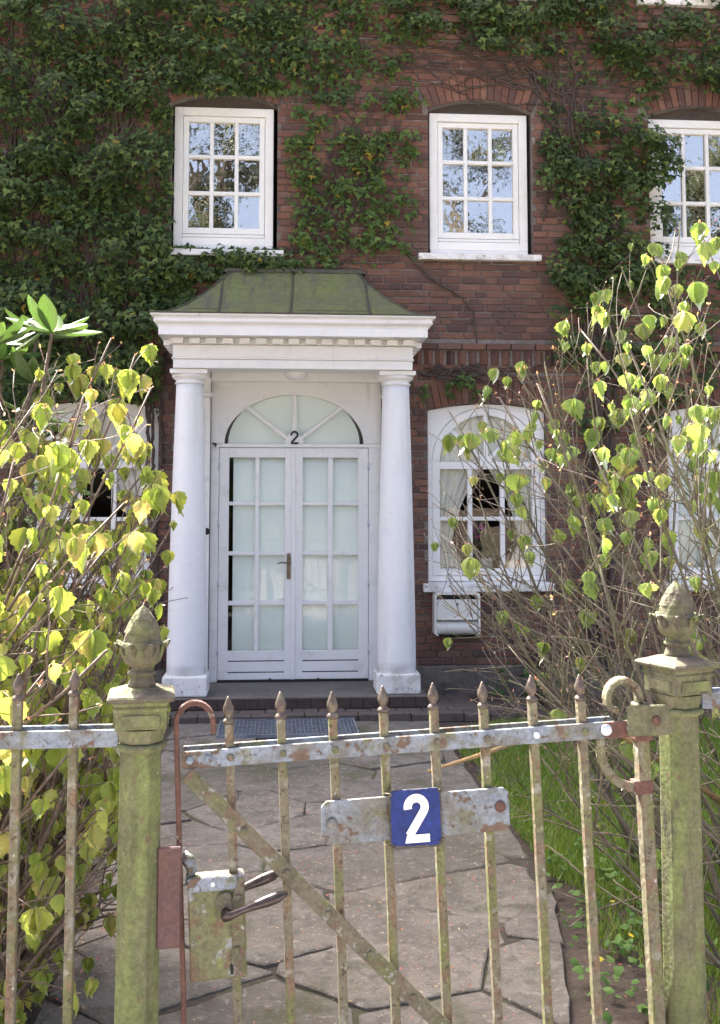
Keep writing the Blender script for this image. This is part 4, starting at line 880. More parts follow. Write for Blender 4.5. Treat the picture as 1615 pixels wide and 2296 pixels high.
for x in (.018, .06): bolt(gate, x, -.0212, .0, .0095, 'gatepaint')
# latch stile with crook
hk = [(-.010, 0, -.95), (-.010, 0, -.5), (-.010, 0, 0), (-.010, 0, .06)] + [(-.010 + .041 - .041 * cos(t), 0, .078 + .044 * sin(t)) for t in np.linspace(0, pi, 14)] + [(.073, 0, .052)]
obj('latch_stile', MB().strip(hk, .022, .0115), 'rust', gate, bevel=.002, local=True)
# diagonal brace
a, b = Vector((.012, -.018, -.028)), Vector((.80, -.018, -.88)); d = (b - a).normalized()
obj('brace', MB().obox((a + b) / 2 + Vector((0, -.009, 0)), (d, (0, 1, 0), d.cross(Vector((0, 1, 0)))), ((b - a).length / 2, .0035, .0175)), 'brace', gate, bevel=.0015, local=True)
for t in (.155, .272, .385, .50, .62): bolt(gate, a.x + (b.x - a.x) * t, -.031, a.z + (b.z - a.z) * t, .009, 'brace')
# name board
hb = obj('sign_board', MB().prism([(.309 + .012, -.113), (.309, -.125), (.309, -.198), (.321, -.210), (.734, -.210), (.746, -.198), (.746, -.125), (.734, -.113)], -.024, -.0145), 'gatepaint', gate, bevel=.0015, local=True)
bolt(gate, .332, -.0242, -.162, .0135, 'gatepaint', name='bolt'); bolt(gate, .724, -.0242, -.154, .0135, 'rust', name='bolt')
# hinge side: stile, scroll, strap, curved strut
HX = 1.083
sc = [(HX, 0, -.95), (HX, 0, -.3), (HX, 0, 0), (HX, 0, .055)] + [(HX - .040 + .040 * cos(t), 0, .068 + .043 * sin(t)) for t in np.linspace(0, pi * 1.08, 14)] + [(HX - .071, 0, .045), (HX - .056, 0, .040)]
obj('hinge_stile', MB().strip(sc[:4], .036, .030).strip(sc[3:], .034, .014), 'gatebar', gate, bevel=.003, local=True)
obj('hinge_collar', MB().box(HX - .022, HX + .022, -.024, .024, -.032, .018), 'rust', gate, bevel=.004, local=True)
obj('rail_strap', MB().box(.985, HX - .023, -.026, -.0215, -.019, .019), 'rust', gate, bevel=.0015, local=True)
for x in (.988, 1.052):
    obj('washer', MB().lathe([(.0135, 0), (.0135, .003), (.006, .0035)], (0, 0, 0), 18), 'zinc', gate, local=True).matrix_basis = Matrix.Translation((x, -.0265, .002)) @ Matrix.Rotation(radians(90), 4, 'X')
    bolt(gate, x, -.030, .002, .0065, 'zinc', name='bolt_head')
obj('curved_strut', MB().strip([(.978, -.005, -.02)] + [(.978 + .085 * (1 - cos(t)), -.005, -.045 - .095 * sin(t)) for t in np.linspace(0, pi / 2, 10)] + [(HX - .012, -.005, -.142)], .012, .0215), 'gatebar', gate, bevel=.002, local=True)
obj('strut_clip', MB().box(HX - .03, HX + .017, -.0195, .012, -.156, -.124), 'rust', gate, bevel=.002, local=True)
# lock case with both lever handles
L0, L1, LZ0, LZ1 = .006, .138, -.478, -.255
lk = obj('lock_case', MB().box(L0, L1 - .006, -.026, .018, LZ0, LZ1 - .001), 'lockbox', gate, bevel=.004, local=True)
obj('lock_strap', MB().box(L0 + .001, L1 - .02, -.031, -.0265, LZ1 - .030, LZ1), 'gatepaint', lk, bevel=.002, local=True)
obj('lock_strap', MB().prism([(L1 - .040, LZ0 + .035), (L1 - .016, LZ0 + .012), (L1 - .010, LZ0 + .012), (L1 - .008, LZ1 - .004), (L1 - .019, LZ1 - .004), (L1 - .034, LZ1 - .05)], -.0345, -.0315 + .0045), 'brace', lk, bevel=.0015, local=True)
for x, z_ in ((.062, LZ1 - .015),): bolt(lk, x, -.0312, z_, .006, 'zinc')
for x, z_ in ((L1 - .022, LZ1 - .048), (L1 - .028, LZ0 + .065)): bolt(lk, x, -.0350, z_, .008, 'brace')
obj('handle_rose', MB().prism([(.066, -.342), (.064, -.315), (.074, -.292), (.092, -.288), (.104, -.296), (.106, -.320), (.100, -.348), (.084, -.354)], -.034, -.0262), 'brace', lk, bevel=.003, local=True)
HZ = .033
hp = [(.089, -.030, -.366), (.089, -.055, -.366), (.103, -.060, -.362), (.125, -.060, -.354), (.15, -.060, -.347), (.180, -.060, -.339), (.205, -.060, -.332), (.215, -.060, -.329), (.219, -.06, -.328), (.225, -.06, -.3265)]
hp = [(x, y_, z_ + HZ) for x, y_, z_ in hp]
obj('lever_handle', MB().tube(hp, [.012, .012, .0085, .0075, .0095, .0125, .012, .0075, .0075, .003], 12), 'handle', lk, local=True)
hp2 = [(x - .006, -y_ - .003, z_ + .002 + .006 * min(1, max(0, (x - .1) / .1))) for x, y_, z_ in hp]
obj('lever_handle', MB().tube(hp2, [.012, .012, .0085, .0075, .0095, .0125, .012, .0075, .0075, .003], 12), 'handle', lk, local=True)
obj('keyhole', MB().prism(arc(.098, -.448, .0035, .0035, 0, pi, 6) + [(.0945, -.468), (.1015, -.468)], -.0272, -.0255), 'gap', lk, local=True)
obj('latch_cover', MB().tube([(-.004, .004, -.21), (.010, .0, -.225), (.016, -.004, -.245), (.004, -.004, -.275)], [.012, .016, .012, .004], 8), 'gatepaint', gate, local=True)
# enamel number plate wired on to the gate
npm = gate.matrix_basis @ Matrix.Translation((.523, -.034, -.163)) @ Matrix.Rotation(radians(.3), 4, 'Y')
npl = thing('house_number_plate', 'blue enamel plate with white number two wired to the gate', 'number plate', npm.to_translation(), rot=npm.to_3x3().to_4x4())
hw, hh = .0605, .0655
def bowed(x, y, z): return (x, y + .35 * x * x + .15 * z * z, z)
out = []
for cx_, cz_, a0 in ((hw - .012, hh - .012, 0), (-hw + .012, hh - .012, pi / 2), (-hw + .012, -hh + .012, pi), (hw - .012, -hh + .012, 1.5 * pi)): out += arc(cx_, cz_, .012, .012, a0, a0 + pi / 2, 5)
grid = [(x, z_) for x, z_ in out]
obj('plate', MB().prism(grid, -.003, .001, f=bowed), 'enamel_edge', npl, local=True)
Rp = random.Random(3)
face = [(x * .945 + Rp.uniform(-.0018, .0018), z_ * .945 + .0035 + Rp.uniform(-.0018, .0018)) for x, z_ in grid]
dense = []
for i in range(len(face)):
    p, q = face[i], face[(i + 1) % len(face)]; n_ = max(1, int(sqrt((p[0] - q[0]) ** 2 + (p[1] - q[1]) ** 2) / .006))
    for k in range(n_): dense.append((p[0] + (q[0] - p[0]) * k / n_ + (Rp.uniform(-.0012, .0012) if k else 0), p[1] + (q[1] - p[1]) * k / n_ + (Rp.uniform(-.0012, .0012) if k else 0)))
obj('enamel_field', MB().prism(dense, -.0048, -.0028, f=bowed), 'enamel_blue', npl, local=True)
m = MB(); stroke2(m, -.028, -.052, .108, .058, .0185, -.0062, -.0046, f=bowed); obj('numeral', m, 'enamel_white', npl, local=True, label='white digit two')
for x, z_ in ((-hw + .003, hh - .010), (hw - .004, hh - .008), (-hw + .004, -hh + .006), (hw - .004, -hh + .012)):
    obj('wire_tie', MB().tube([(x, -.008, z_), (x + .006 * (1 if x < 0 else -1), -.010, z_ + .004), (x - .008 * (1 if x < 0 else -1), .006, z_ + .003), (x - .012 * (1 if x < 0 else -1), .02, z_)], .0016, 5), 'tip', npl, local=True)

def gate_post(x, y, top, rotz, label, flip, rs):
    """octagonal cast post: shaft, collars, panelled capital, cap plate, acanthus cone"""
    Rr = Matrix.Translation((x, y, 0)) @ Matrix.Rotation(rotz, 4, 'Z')
    p = thing('gate_post', label, 'gate post', (x, y, 0), rot=Matrix.Rotation(rotz, 4, 'Z'))
    c = top - .205                                    # underside of the cap plate
    k8 = pi / 8
    obj('shaft', MB().lathe([(.052, -.03), (.0515, .5), (.0485, c - .115), (.050, c - .110)], n=8, sm=False, rot=k8), 'post', p, bevel=.002, local=True)
    obj('collar', MB().lathe([(.050, c - .112), (.056, c - .108), (.0585, c - .103), (.056, c - .098), (.051, c - .095)], n=20), 'post', p, local=True)
    cap = MB(); cap.lathe([(.050, c - .094), (.053, c - .085), (.060, c - .062)], n=8, sm=False, rot=k8)
    q = sqrt(2); cap.lathe([(.056 * q, c - .060), (.057 * q, c - .020), (.060 * q, c - .018), (.060 * q, c - .012), (.057 * q, c - .010), (.062 * q, c)], n=4, sm=False, rot=pi / 4)
    capo = obj('capital', cap, 'post', p, bevel=.0015, local=True)
    for k in range(4):
        o = obj('panel', MB().prism(arc(0, c - .040, .0, .0, 0, 1, 1)[:0] + [(-.042, c - .052), (.042, c - .052), (.042, c - .028), (-.042, c - .028)], -.060, -.0565), 'post', capo, bevel=.003, local=True); o.matrix_basis = Matrix.Rotation(k * pi / 2, 4, 'Z')
        for s in (-1, 1):
            pass
    obj('cap_plate', MB().lathe([(.070 * q, c + .0005), (.0745 * q, c + .005), (.0725 * q, c + .012), (.048 * q, c + .020), (.034 * q, c + .026)], n=4, sm=False, rot=pi / 4), 'finial', p, bevel=.003, local=True)
    f = MB(); f.lathe([(.033, c + .020), (.030, c + .034), (.026, c + .046), (.027, c + .050), (.0315, c + .053), (.0315, c + .058), (.026, c + .061), (.023, c + .068), (.030, c + .073), (.040, c + .080), (.0455, c + .092), (.047, c + .110), (.046, c + .122), (.043, c + .126)], n=28)
    fin = obj('finial', f, 'finial', p, local=True)
    cone = MB(); NZ, NA = 48, 72; vs_ = []
    for j in range(NZ + 1):
        t = j / NZ; r = .0445 * (1 - t ** 1.9) ** .82 + .0012; z_ = c + .116 + .089 * t
        for k in range(NA):
            a_ = 2 * pi * k / NA; row_ = int(t * 3); ph_ = (a_ * 8 / (2 * pi) + .5 * (row_ % 2)) % 1; tt = (t * 3) % 1; wv = max(0, 1 - abs(ph_ - .5) * 2.2); lobes = .0042 * (max(0, wv - .8 * tt) ** .6) * (1 - t * .5) - .0008 + .0005 * sin(23 * a_ + 31 * t); vs_.append(((r + lobes) * cos(a_), (r + lobes) * sin(a_), z_))
    cone.add(vs_, [(j * NA + k, j * NA + (k + 1) % NA, (j + 1) * NA + (k + 1) % NA, (j + 1) * NA + k) for j in range(NZ) for k in range(NA)] + [tuple(NZ * NA + k for k in range(NA))], True)
    cone.v = [(x_ * .93, y_ * .93, z_) for x_, y_, z_ in cone.v]
    obj('cone', cone, 'finial', fin, local=True)
    for k in range(8):                                # leaf tips curling out under the cone
        a_ = k * pi / 4 + rs; big = 1.0 if k % 2 == 0 else .62
        d = Vector((cos(a_), sin(a_), 0)); t_ = Vector((-sin(a_), cos(a_), 0)); m = MB()
        pr_ = [(.040, .085, .004), (.047, .100, .012), (.0505, .115, .014), (.056 + .004 * big, .125, .011), (.0585 + .004 * big, .121, .008), (.056 + .003 * big, .112, .004)]
        vs_ = []
        for r_, z_, h_ in pr_: vs_ += [d * r_ - t_ * h_ * big + Vector((0, 0, c + z_)), d * (r_ + .004) + Vector((0, 0, c + z_ + .002)), d * r_ + t_ * h_ * big + Vector((0, 0, c + z_)), d * (r_ - .006) + Vector((0, 0, c + z_))]
        m.add(vs_, [(j * 4 + i, j * 4 + (i + 1) % 4, j * 4 + 4 + (i + 1) % 4, j * 4 + 4 + i) for j in range(5) for i in range(4)] + [(0, 3, 2, 1), (20, 21, 22, 23)], True)
        obj('leaf_tip', m, 'finial', fin, local=True)
    return p
PL = gate_post(-.305, 2.470, 1.442, radians(6), 'mossy green iron gate post at the latch, left of the gate', 0, .35)
obj('strike_plate', MB().box(.040, .092, -.030, -.020, .700, .916), 'strike', PL, bevel=.003, local=True, label='rusty plum coloured strike plate')
obj('strike_bracket', MB().box(.030, .094, -.0195, -.006, .712, .905), 'rust', PL, bevel=.002, local=True)
PR = gate_post(.962, 2.560, 1.484, radians(22), 'lime green mossy iron gate post carrying the hinges, right of the gate', 1, .1)
for z_ in (1.125, .30):
    obj('hinge_arm', MB().box(-.145, -.020, -.034, -.022, z_, z_ + .070), 'post', PR, bevel=.003, local=True).matrix_basis = Matrix.Rotation(-radians(15), 4, 'Z')
b_ = bolt(PR, 0, 0, 0, .012, 'rust', name='bolt'); b_.matrix_basis = Matrix.Rotation(-radians(15), 4, 'Z') @ Matrix.Translation((-.075, -.0345, 1.160)) @ Matrix.Rotation(radians(90), 4, 'X')
def fence(name, label, x0, x1, y0, y1, z, bars, tips, zz0):
    f_ = thing('iron_fence', label, 'fence', ((x0 + x1) / 2, (y0 + y1) / 2, 0), 'spear fence sections beside the gate')
    d = Vector((x1 - x0, y1 - y0, 0)); L = d.length; d.normalize(); nrm = Vector((-d.y, d.x, 0)); c = Vector(((x0 + x1) / 2, (y0 + y1) / 2, z))
    obj('top_rail', MB().obox(c - nrm * .017, (d, nrm, (0, 0, 1)), (L / 2, .004, .019)), 'gatepaint', f_, bevel=.0015)
    obj('back_rail', MB().obox(c + nrm * .017 + Vector((0, 0, .005)), (d, nrm, (0, 0, 1)), (L / 2, .004, .019)), 'gatepaint', f_, bevel=.0015)
    obj('bottom_rail', MB().obox(c - Vector((0, 0, .95)) - nrm * .017, (d, nrm, (0, 0, 1)), (L / 2, .004, .019)), 'gatepaint', f_, bevel=.0015)
    for x, tz in zip(bars, tips):
        t = (x - x0) / (x1 - x0); yb_ = y0 + (y1 - y0) * t
        b = obj('bar', MB().obox((x, yb_, tz / 2 - .05), (d, nrm, (0, 0, 1)), (.0098, .012, tz / 2 + .05)), 'gatebar', f_, bevel=.002)
        obj('spear_tip', MB().lathe([(r * .80, q_ * .62) for r, q_ in SPEAR], (x, yb_, tz - .004), 14), 'tip', b)
fence('iron_fence', 'iron fence with spear bars left of the gate, before the leafy shrub', -1.55, -.352, 2.43, 2.466, 1.154, [-.452 - .1215 * i for i in range(10)], [1.246 - .008 * (i % 3) for i in range(10)], 0)
fence('iron_fence', 'short end of iron fence rail at the right picture edge', 1.012, 2.3, 2.56, 2.60, 1.200, [1.125 + .1215 * i for i in range(9)], [1.268] * 9, 0)

# ================================================================== IVY
def wall_pts(n, x0, x1, z0, z1): return np.column_stack([rng.uniform(x0, x1, n), rng.uniform(z0, z1, n)])
def make_ivy(label, clumps, n_back, backs, stems, mats, dens, group='ivy climbing the house wall'):
    """clumps: (x,z,rx,rz,depth); leaves cluster on shelves that stand off the wall"""
    P = []; N = []; D = []; S = []
    for x, z, rx, rz_, dp, lo in clumps:
        n = max(6, int(dens * rx * rz_ * 3300))
        r_ = np.sqrt(rng.random(n)) * rng.uniform(.75, 1.12, n); th = rng.uniform(0, 2 * pi, n); u = r_ * np.cos(th); v = r_ * np.sin(th)
        h = np.sqrt(np.clip(1 - r_ * r_, 0, 1))
        px = x + u * rx; pz = z + v * rz_ - .3 * rz_ * u * u - .25 * dp * h + rng.normal(0, .012, n)
        py = WY - .02 - dp * (.12 + .88 * h) * rng.uniform(.55, 1.0, n)
        P.append(np.column_stack([px, py, pz]))
        nn = np.column_stack([rng.normal(0, .4, n) + u * .6, -.55 - .4 * h, .65 + rng.normal(0, .4, n) + v * .6]); N.append(nn)
        dd = np.column_stack([rng.normal(0, .55, n) + u * .5, rng.normal(-.55, .25, n), -.8 + rng.normal(0, .35, n)]); D.append(dd)
        S.append(rng.uniform(.034, .066, n) * lo)
    for (x0, x1, z0, z1, n) in backs:
        q = wall_pts(n, x0, x1, z0, z1)
        P.append(np.column_stack([q[:, 0], WY - .012 - rng.uniform(0, .045, n), q[:, 1]]))
        N.append(np.column_stack([rng.normal(0, .35, n), np.full(n, -1.0), .3 + rng.normal(0, .35, n)])); D.append(np.column_stack([rng.normal(0, .6, n), rng.normal(-.15, .2, n), np.full(n, -1.0)])); S.append(rng.uniform(.04, .065, n))
    P, N, D, S = map(np.concatenate, (P, N, D, S))
    ok = np.ones(len(P), bool)                       # keep leaves off the glass
    for x0, x1, z0, z1 in UP:
        ins = (P[:, 0] > x0 - .005) & (P[:, 0] < x1 + .02) & (P[:, 2] > z0 - .02) & (P[:, 2] < z1 + .02); ok &= ~ins | ((rng.random(len(P)) < .9) & (P[:, 0] < x0 + .26) & (x0 > 3) & (P[:, 1] < WY - .02)) 
    for x0, x1, z0, z1 in LO: ok &= ~((P[:, 0] > x0) & (P[:, 0] < x1) & (P[:, 2] > z0 - .1) & (P[:, 2] < z1 + .05))
    ok &= ~((P[:, 0] > -1.02) & (P[:, 0] < 1.25) & (P[:, 2] < 3.22)); s_ = np.clip((P[:, 2] - 3.19) / .5, 0, 1) ** .6; ok &= ~((P[:, 0] > -1.0 + .54 * s_) & (P[:, 0] < 1.22 - .54 * s_) & (P[:, 2] < 3.70))
    P, N, D, S = P[ok], N[ok], D[ok], S[ok]
    base = Vector((float(np.mean(P[:, 0])), WY - .02, 0))
    t = thing('ivy', label, 'ivy', base, group)
    front = np.argsort(P[:, 1] - 2.0 * S + rng.uniform(0, .05, len(P)))[:300]; m_ = np.zeros(len(P), bool); m_[front] = True
    leaf_objects(t, [fast_mesh('ivy_leaf', IVY[0], np.array(IVY[1]), mats)], P[m_], N[m_], D[m_], S[m_] * 1.05)
    obj('foliage', leaf_cloud('foliage', IVY, P[~m_], N[~m_], D[~m_], S[~m_], mats), mats, t, kind='stuff')
    for st in stems:
        pts, r0, r1 = st; pp = []
        for i in range(len(pts) - 1):
            for k in range(6):
                u = k / 6; x = pts[i][0] + (pts[i + 1][0] - pts[i][0]) * u; z_ = pts[i][1] + (pts[i + 1][1] - pts[i][1]) * u
                pp.append((x + rng.normal(0, .008), WY - .012 - r0 * .6 - rng.uniform(0, .006), z_ + rng.normal(0, .008)))
        pp.append((pts[-1][0], WY - .012, pts[-1][1])); n_ = len(pp)
        obj('stem', MB().tube(pp, [r0 + (r1 - r0) * i / (n_ - 1) for i in range(n_)], 6), 'ivystem', t)
    return len(P)
def W2(px, py): return (.00408 * px - 2.49, 6.25 + (px - 807) * .00015 * (1 - py / 1130) - .00405 * py)
def grid_clumps(x0, x1, z0, z1, step, seed, rx, rzf, dp, lo=1.0, skip=.12):
    R = random.Random(seed); out = []; z = z0; r = 0
    while z < z1:
        x = x0 + (step * .5 if r % 2 else 0)
        while x < x1:
            if R.random() > skip:
                a = R.uniform(*rx); out.append((x + R.uniform(-.45, .45) * step, z + R.uniform(-.4, .4) * step * .75, a, a * R.uniform(*rzf), R.uniform(*dp), R.uniform(.88, 1.15) * lo))
            x += step
        z += step * .75; r += 1
    return out
def region_clumps(polys, seed, rx=(.10, .2), dp=(.06, .22), lo=1.0):
    R = random.Random(seed); out = []
    for (x0, x1, z0, z1, n) in polys:
        for _ in range(n): a = R.uniform(*rx); out.append((R.uniform(x0, x1), R.uniform(z0, z1), a, a * R.uniform(.45, .8), R.uniform(*dp), R.uniform(.85, 1.15) * lo))
    return out
def wander(x0, z0, x1, z1, n, amp, R):
    return [(x0 + (x1 - x0) * i / n + (R.uniform(-amp, amp) if 0 < i < n else 0), z0 + (z1 - z0) * i / n + (R.uniform(-amp, amp) if 0 < i < n else 0)) for i in range(n + 1)]
RI = random.Random(77)
# dense mass on the left
cl = grid_clumps(-3.0, -1.12, 2.55, 6.7, .31, 4, (.16, .30), (.5, .85), (.14, .46)) + grid_clumps(-1.05, .1, 5.45, 6.7, .30, 5, (.14, .26), (.45, .8), (.10, .34), skip=.06)
cl += grid_clumps(-1.15, -.72, 3.25, 3.95, .24, 6, (.12, .2), (.5, .8), (.10, .3)) + region_clumps([(.05, .55, 5.3, 6.5, 16), (-.75, -.05, 3.66, 3.93, 13), (-.3, .12, 3.72, 3.86, 5), (-1.02, -.96, 4.0, 5.3, 12)], 4, (.07, .15), (.05, .18))
st = [(wander(-1.02 + RI.uniform(-.08, .04), .1, -1.0 + RI.uniform(-.2, .05), 3.0, 10, .02, RI), .02, .012) for _ in range(4)] + [(wander(RI.uniform(-2.6, -1.1), 2.6, RI.uniform(-2.8, -.6), 6.6, 9, .08, RI), .016, .006) for _ in range(46)] + [(wander(RI.uniform(-1, -.2), 5.4, RI.uniform(0, .7), 6.5, 6, .06, RI), .008, .003) for _ in range(10)]
make_ivy('thick dark ivy covering the wall left of the portico and upper window', cl, 0, [(-3.1, -.97, 2.5, 6.6, 3400), (-1.0, .15, 5.32, 6.6, 1300), (-1.1, -.75, 3.2, 3.95, 500), (-.75, .1, 3.72, 3.93, 200), (.1, .7, 5.3, 6.5, 240)], st, 'ivy', 1.0)
# sparse ivy between the two upper windows
cl = region_clumps([(.08, .55, 4.3, 5.35, 22), (.15, .9, 4.0, 5.0, 34), (.55, 1.25, 4.35, 5.0, 26), (.55, 1.15, 3.95, 4.4, 14), (.1, .5, 3.72, 4.2, 12), (.3, 1.2, 5.3, 5.8, 18), (.2, 1.6, 5.75, 6.55, 44), (1.0, 2.2, 5.9, 6.5, 16), (.8, 1.3, 5.25, 5.4, 7), (1.2, 1.9, 2.62, 2.78, 5), (1.15, 1.25, 2.5, 2.75, 4)], 9, (.05, .12), (.03, .12))
st = [([W2(860, 550), W2(930, 630), W2(1010, 680), W2(1035, 720), W2(1040, 780)], .011, .006)]
st += [(wander(*W2(600, 590), *W2(800, 520), 6, .05, RI), .008, .003), (wander(*W2(640, 580), *W2(900, 400), 7, .07, RI), .009, .003), (wander(*W2(560, 605), *W2(860, 600), 6, .02, RI), .008, .004)]
st += [(wander(RI.uniform(.1, .6), 3.8, RI.uniform(.1, 1.2), RI.uniform(4.6, 5.8), 7, .07, RI), .007, .002) for _ in range(12)]
st += [(wander(RI.uniform(.2, .8), RI.uniform(4.2, 5.8), RI.uniform(.9, 1.3), RI.uniform(4.2, 5.6), 6, .05, RI), .005, .002) for _ in range(14)]
st += [(wander(RI.uniform(.1, 1.0), RI.uniform(5.3, 6.5), RI.uniform(1.2, 2.4), RI.uniform(5.35, 6.4), 8, .05, RI), .006, .002) for _ in range(22)]
st += [(wander(RI.uniform(.1, .9), RI.uniform(3.75, 4.6), RI.uniform(.3, 1.3), RI.uniform(4.4, 5.9), 7, .06, RI), .006, .002) for _ in range(22)]
st += [(wander(RI.uniform(1.2, 1.5), RI.uniform(2.75, 2.95), RI.uniform(1.7, 2.6), RI.uniform(2.7, 2.95), 8, .03, RI), .009, .004) for _ in range(12)]
make_ivy('sparse ivy with bare twigs between the two upper windows', cl, 0, [(.1, 1.25, 3.8, 6.5, 330)], st, 'ivy_light', .75)
# right hand ivy: top band, trunk fans, mass beside third window
cl = region_clumps([(1.0, 2.0, 5.95, 6.4, 10), (1.7, 3.3, 5.8, 6.6, 48), (3.0, 4.6, 5.5, 6.6, 44), (2.4, 3.35, 4.6, 5.3, 22), (2.55, 3.35, 3.5, 4.75, 34), (3.25, 3.55, 3.95, 5.1, 12), (2.4, 2.9, 3.6, 4.0, 6), (2.75, 4.3, 2.7, 3.85, 30), (2.6, 3.4, 2.3, 2.9, 6), (2.3, 2.7, 3.0, 3.6, 3), (4.25, 4.7, 2.6, 5.5, 14)], 15, (.08, .21), (.06, .34))
st = []
for _ in range(9): st.append((wander(RI.uniform(2.62, 2.95), .2, RI.uniform(2.6, 3.1), 3.4, 10, .03, RI), .022, .014))
for _ in range(8): st.append((wander(RI.uniform(2.7, 3.0), 3.2, RI.uniform(2.3, 3.2), RI.uniform(5.0, 6.3), 9, .07, RI), .017, .006))
st += [([W2(1290, 600), W2(1255, 520), W2(1265, 440), W2(1230, 330), W2(1200, 240), W2(1170, 170)], .022, .010), ([W2(1310, 600), W2(1290, 470), W2(1270, 340), W2(1235, 200), W2(1215, 90)], .018, .008)]
st += [([W2(1210, 210), W2(1100, 190), W2(1000, 215), W2(930, 160), W2(850, 130)], .010, .004), ([W2(1220, 180), W2(1120, 135), W2(1000, 140), W2(880, 160), W2(850, 110)], .011, .004), ([W2(1180, 240), W2(1060, 250), W2(1000, 210), W2(900, 185)], .009, .003), ([W2(1200, 120), W2(1060, 115), W2(960, 60), W2(860, 20)], .009, .003)]
for _ in range(12): st.append((wander(RI.uniform(2.2, 3.4), RI.uniform(5.4, 5.9), RI.uniform(3.4, 4.6), RI.uniform(5.4, 6.5), 6, .05, RI), .008, .003))
for _ in range(16): st.append((wander(RI.uniform(2.3, 2.6), RI.uniform(4.0, 5.6), RI.uniform(2.4, 3.3), RI.uniform(4.6, 6.2), 7, .06, RI), .010, .003))
for _ in range(12): st.append((wander(RI.uniform(2.0, 2.8), RI.uniform(5.3, 5.8), RI.uniform(.9, 1.6), RI.uniform(5.4, 6.3), 8, .05, RI), .010, .003))
make_ivy('green ivy fanning out from bare stems between the two right upper windows', cl, 0, [(1.1, 2.4, 5.8, 6.5, 140), (2.3, 4.6, 5.5, 6.6, 500), (2.5, 3.35, 3.5, 5.4, 300), (2.7, 4.4, 2.6, 3.85, 500)], st, 'ivy', .85)

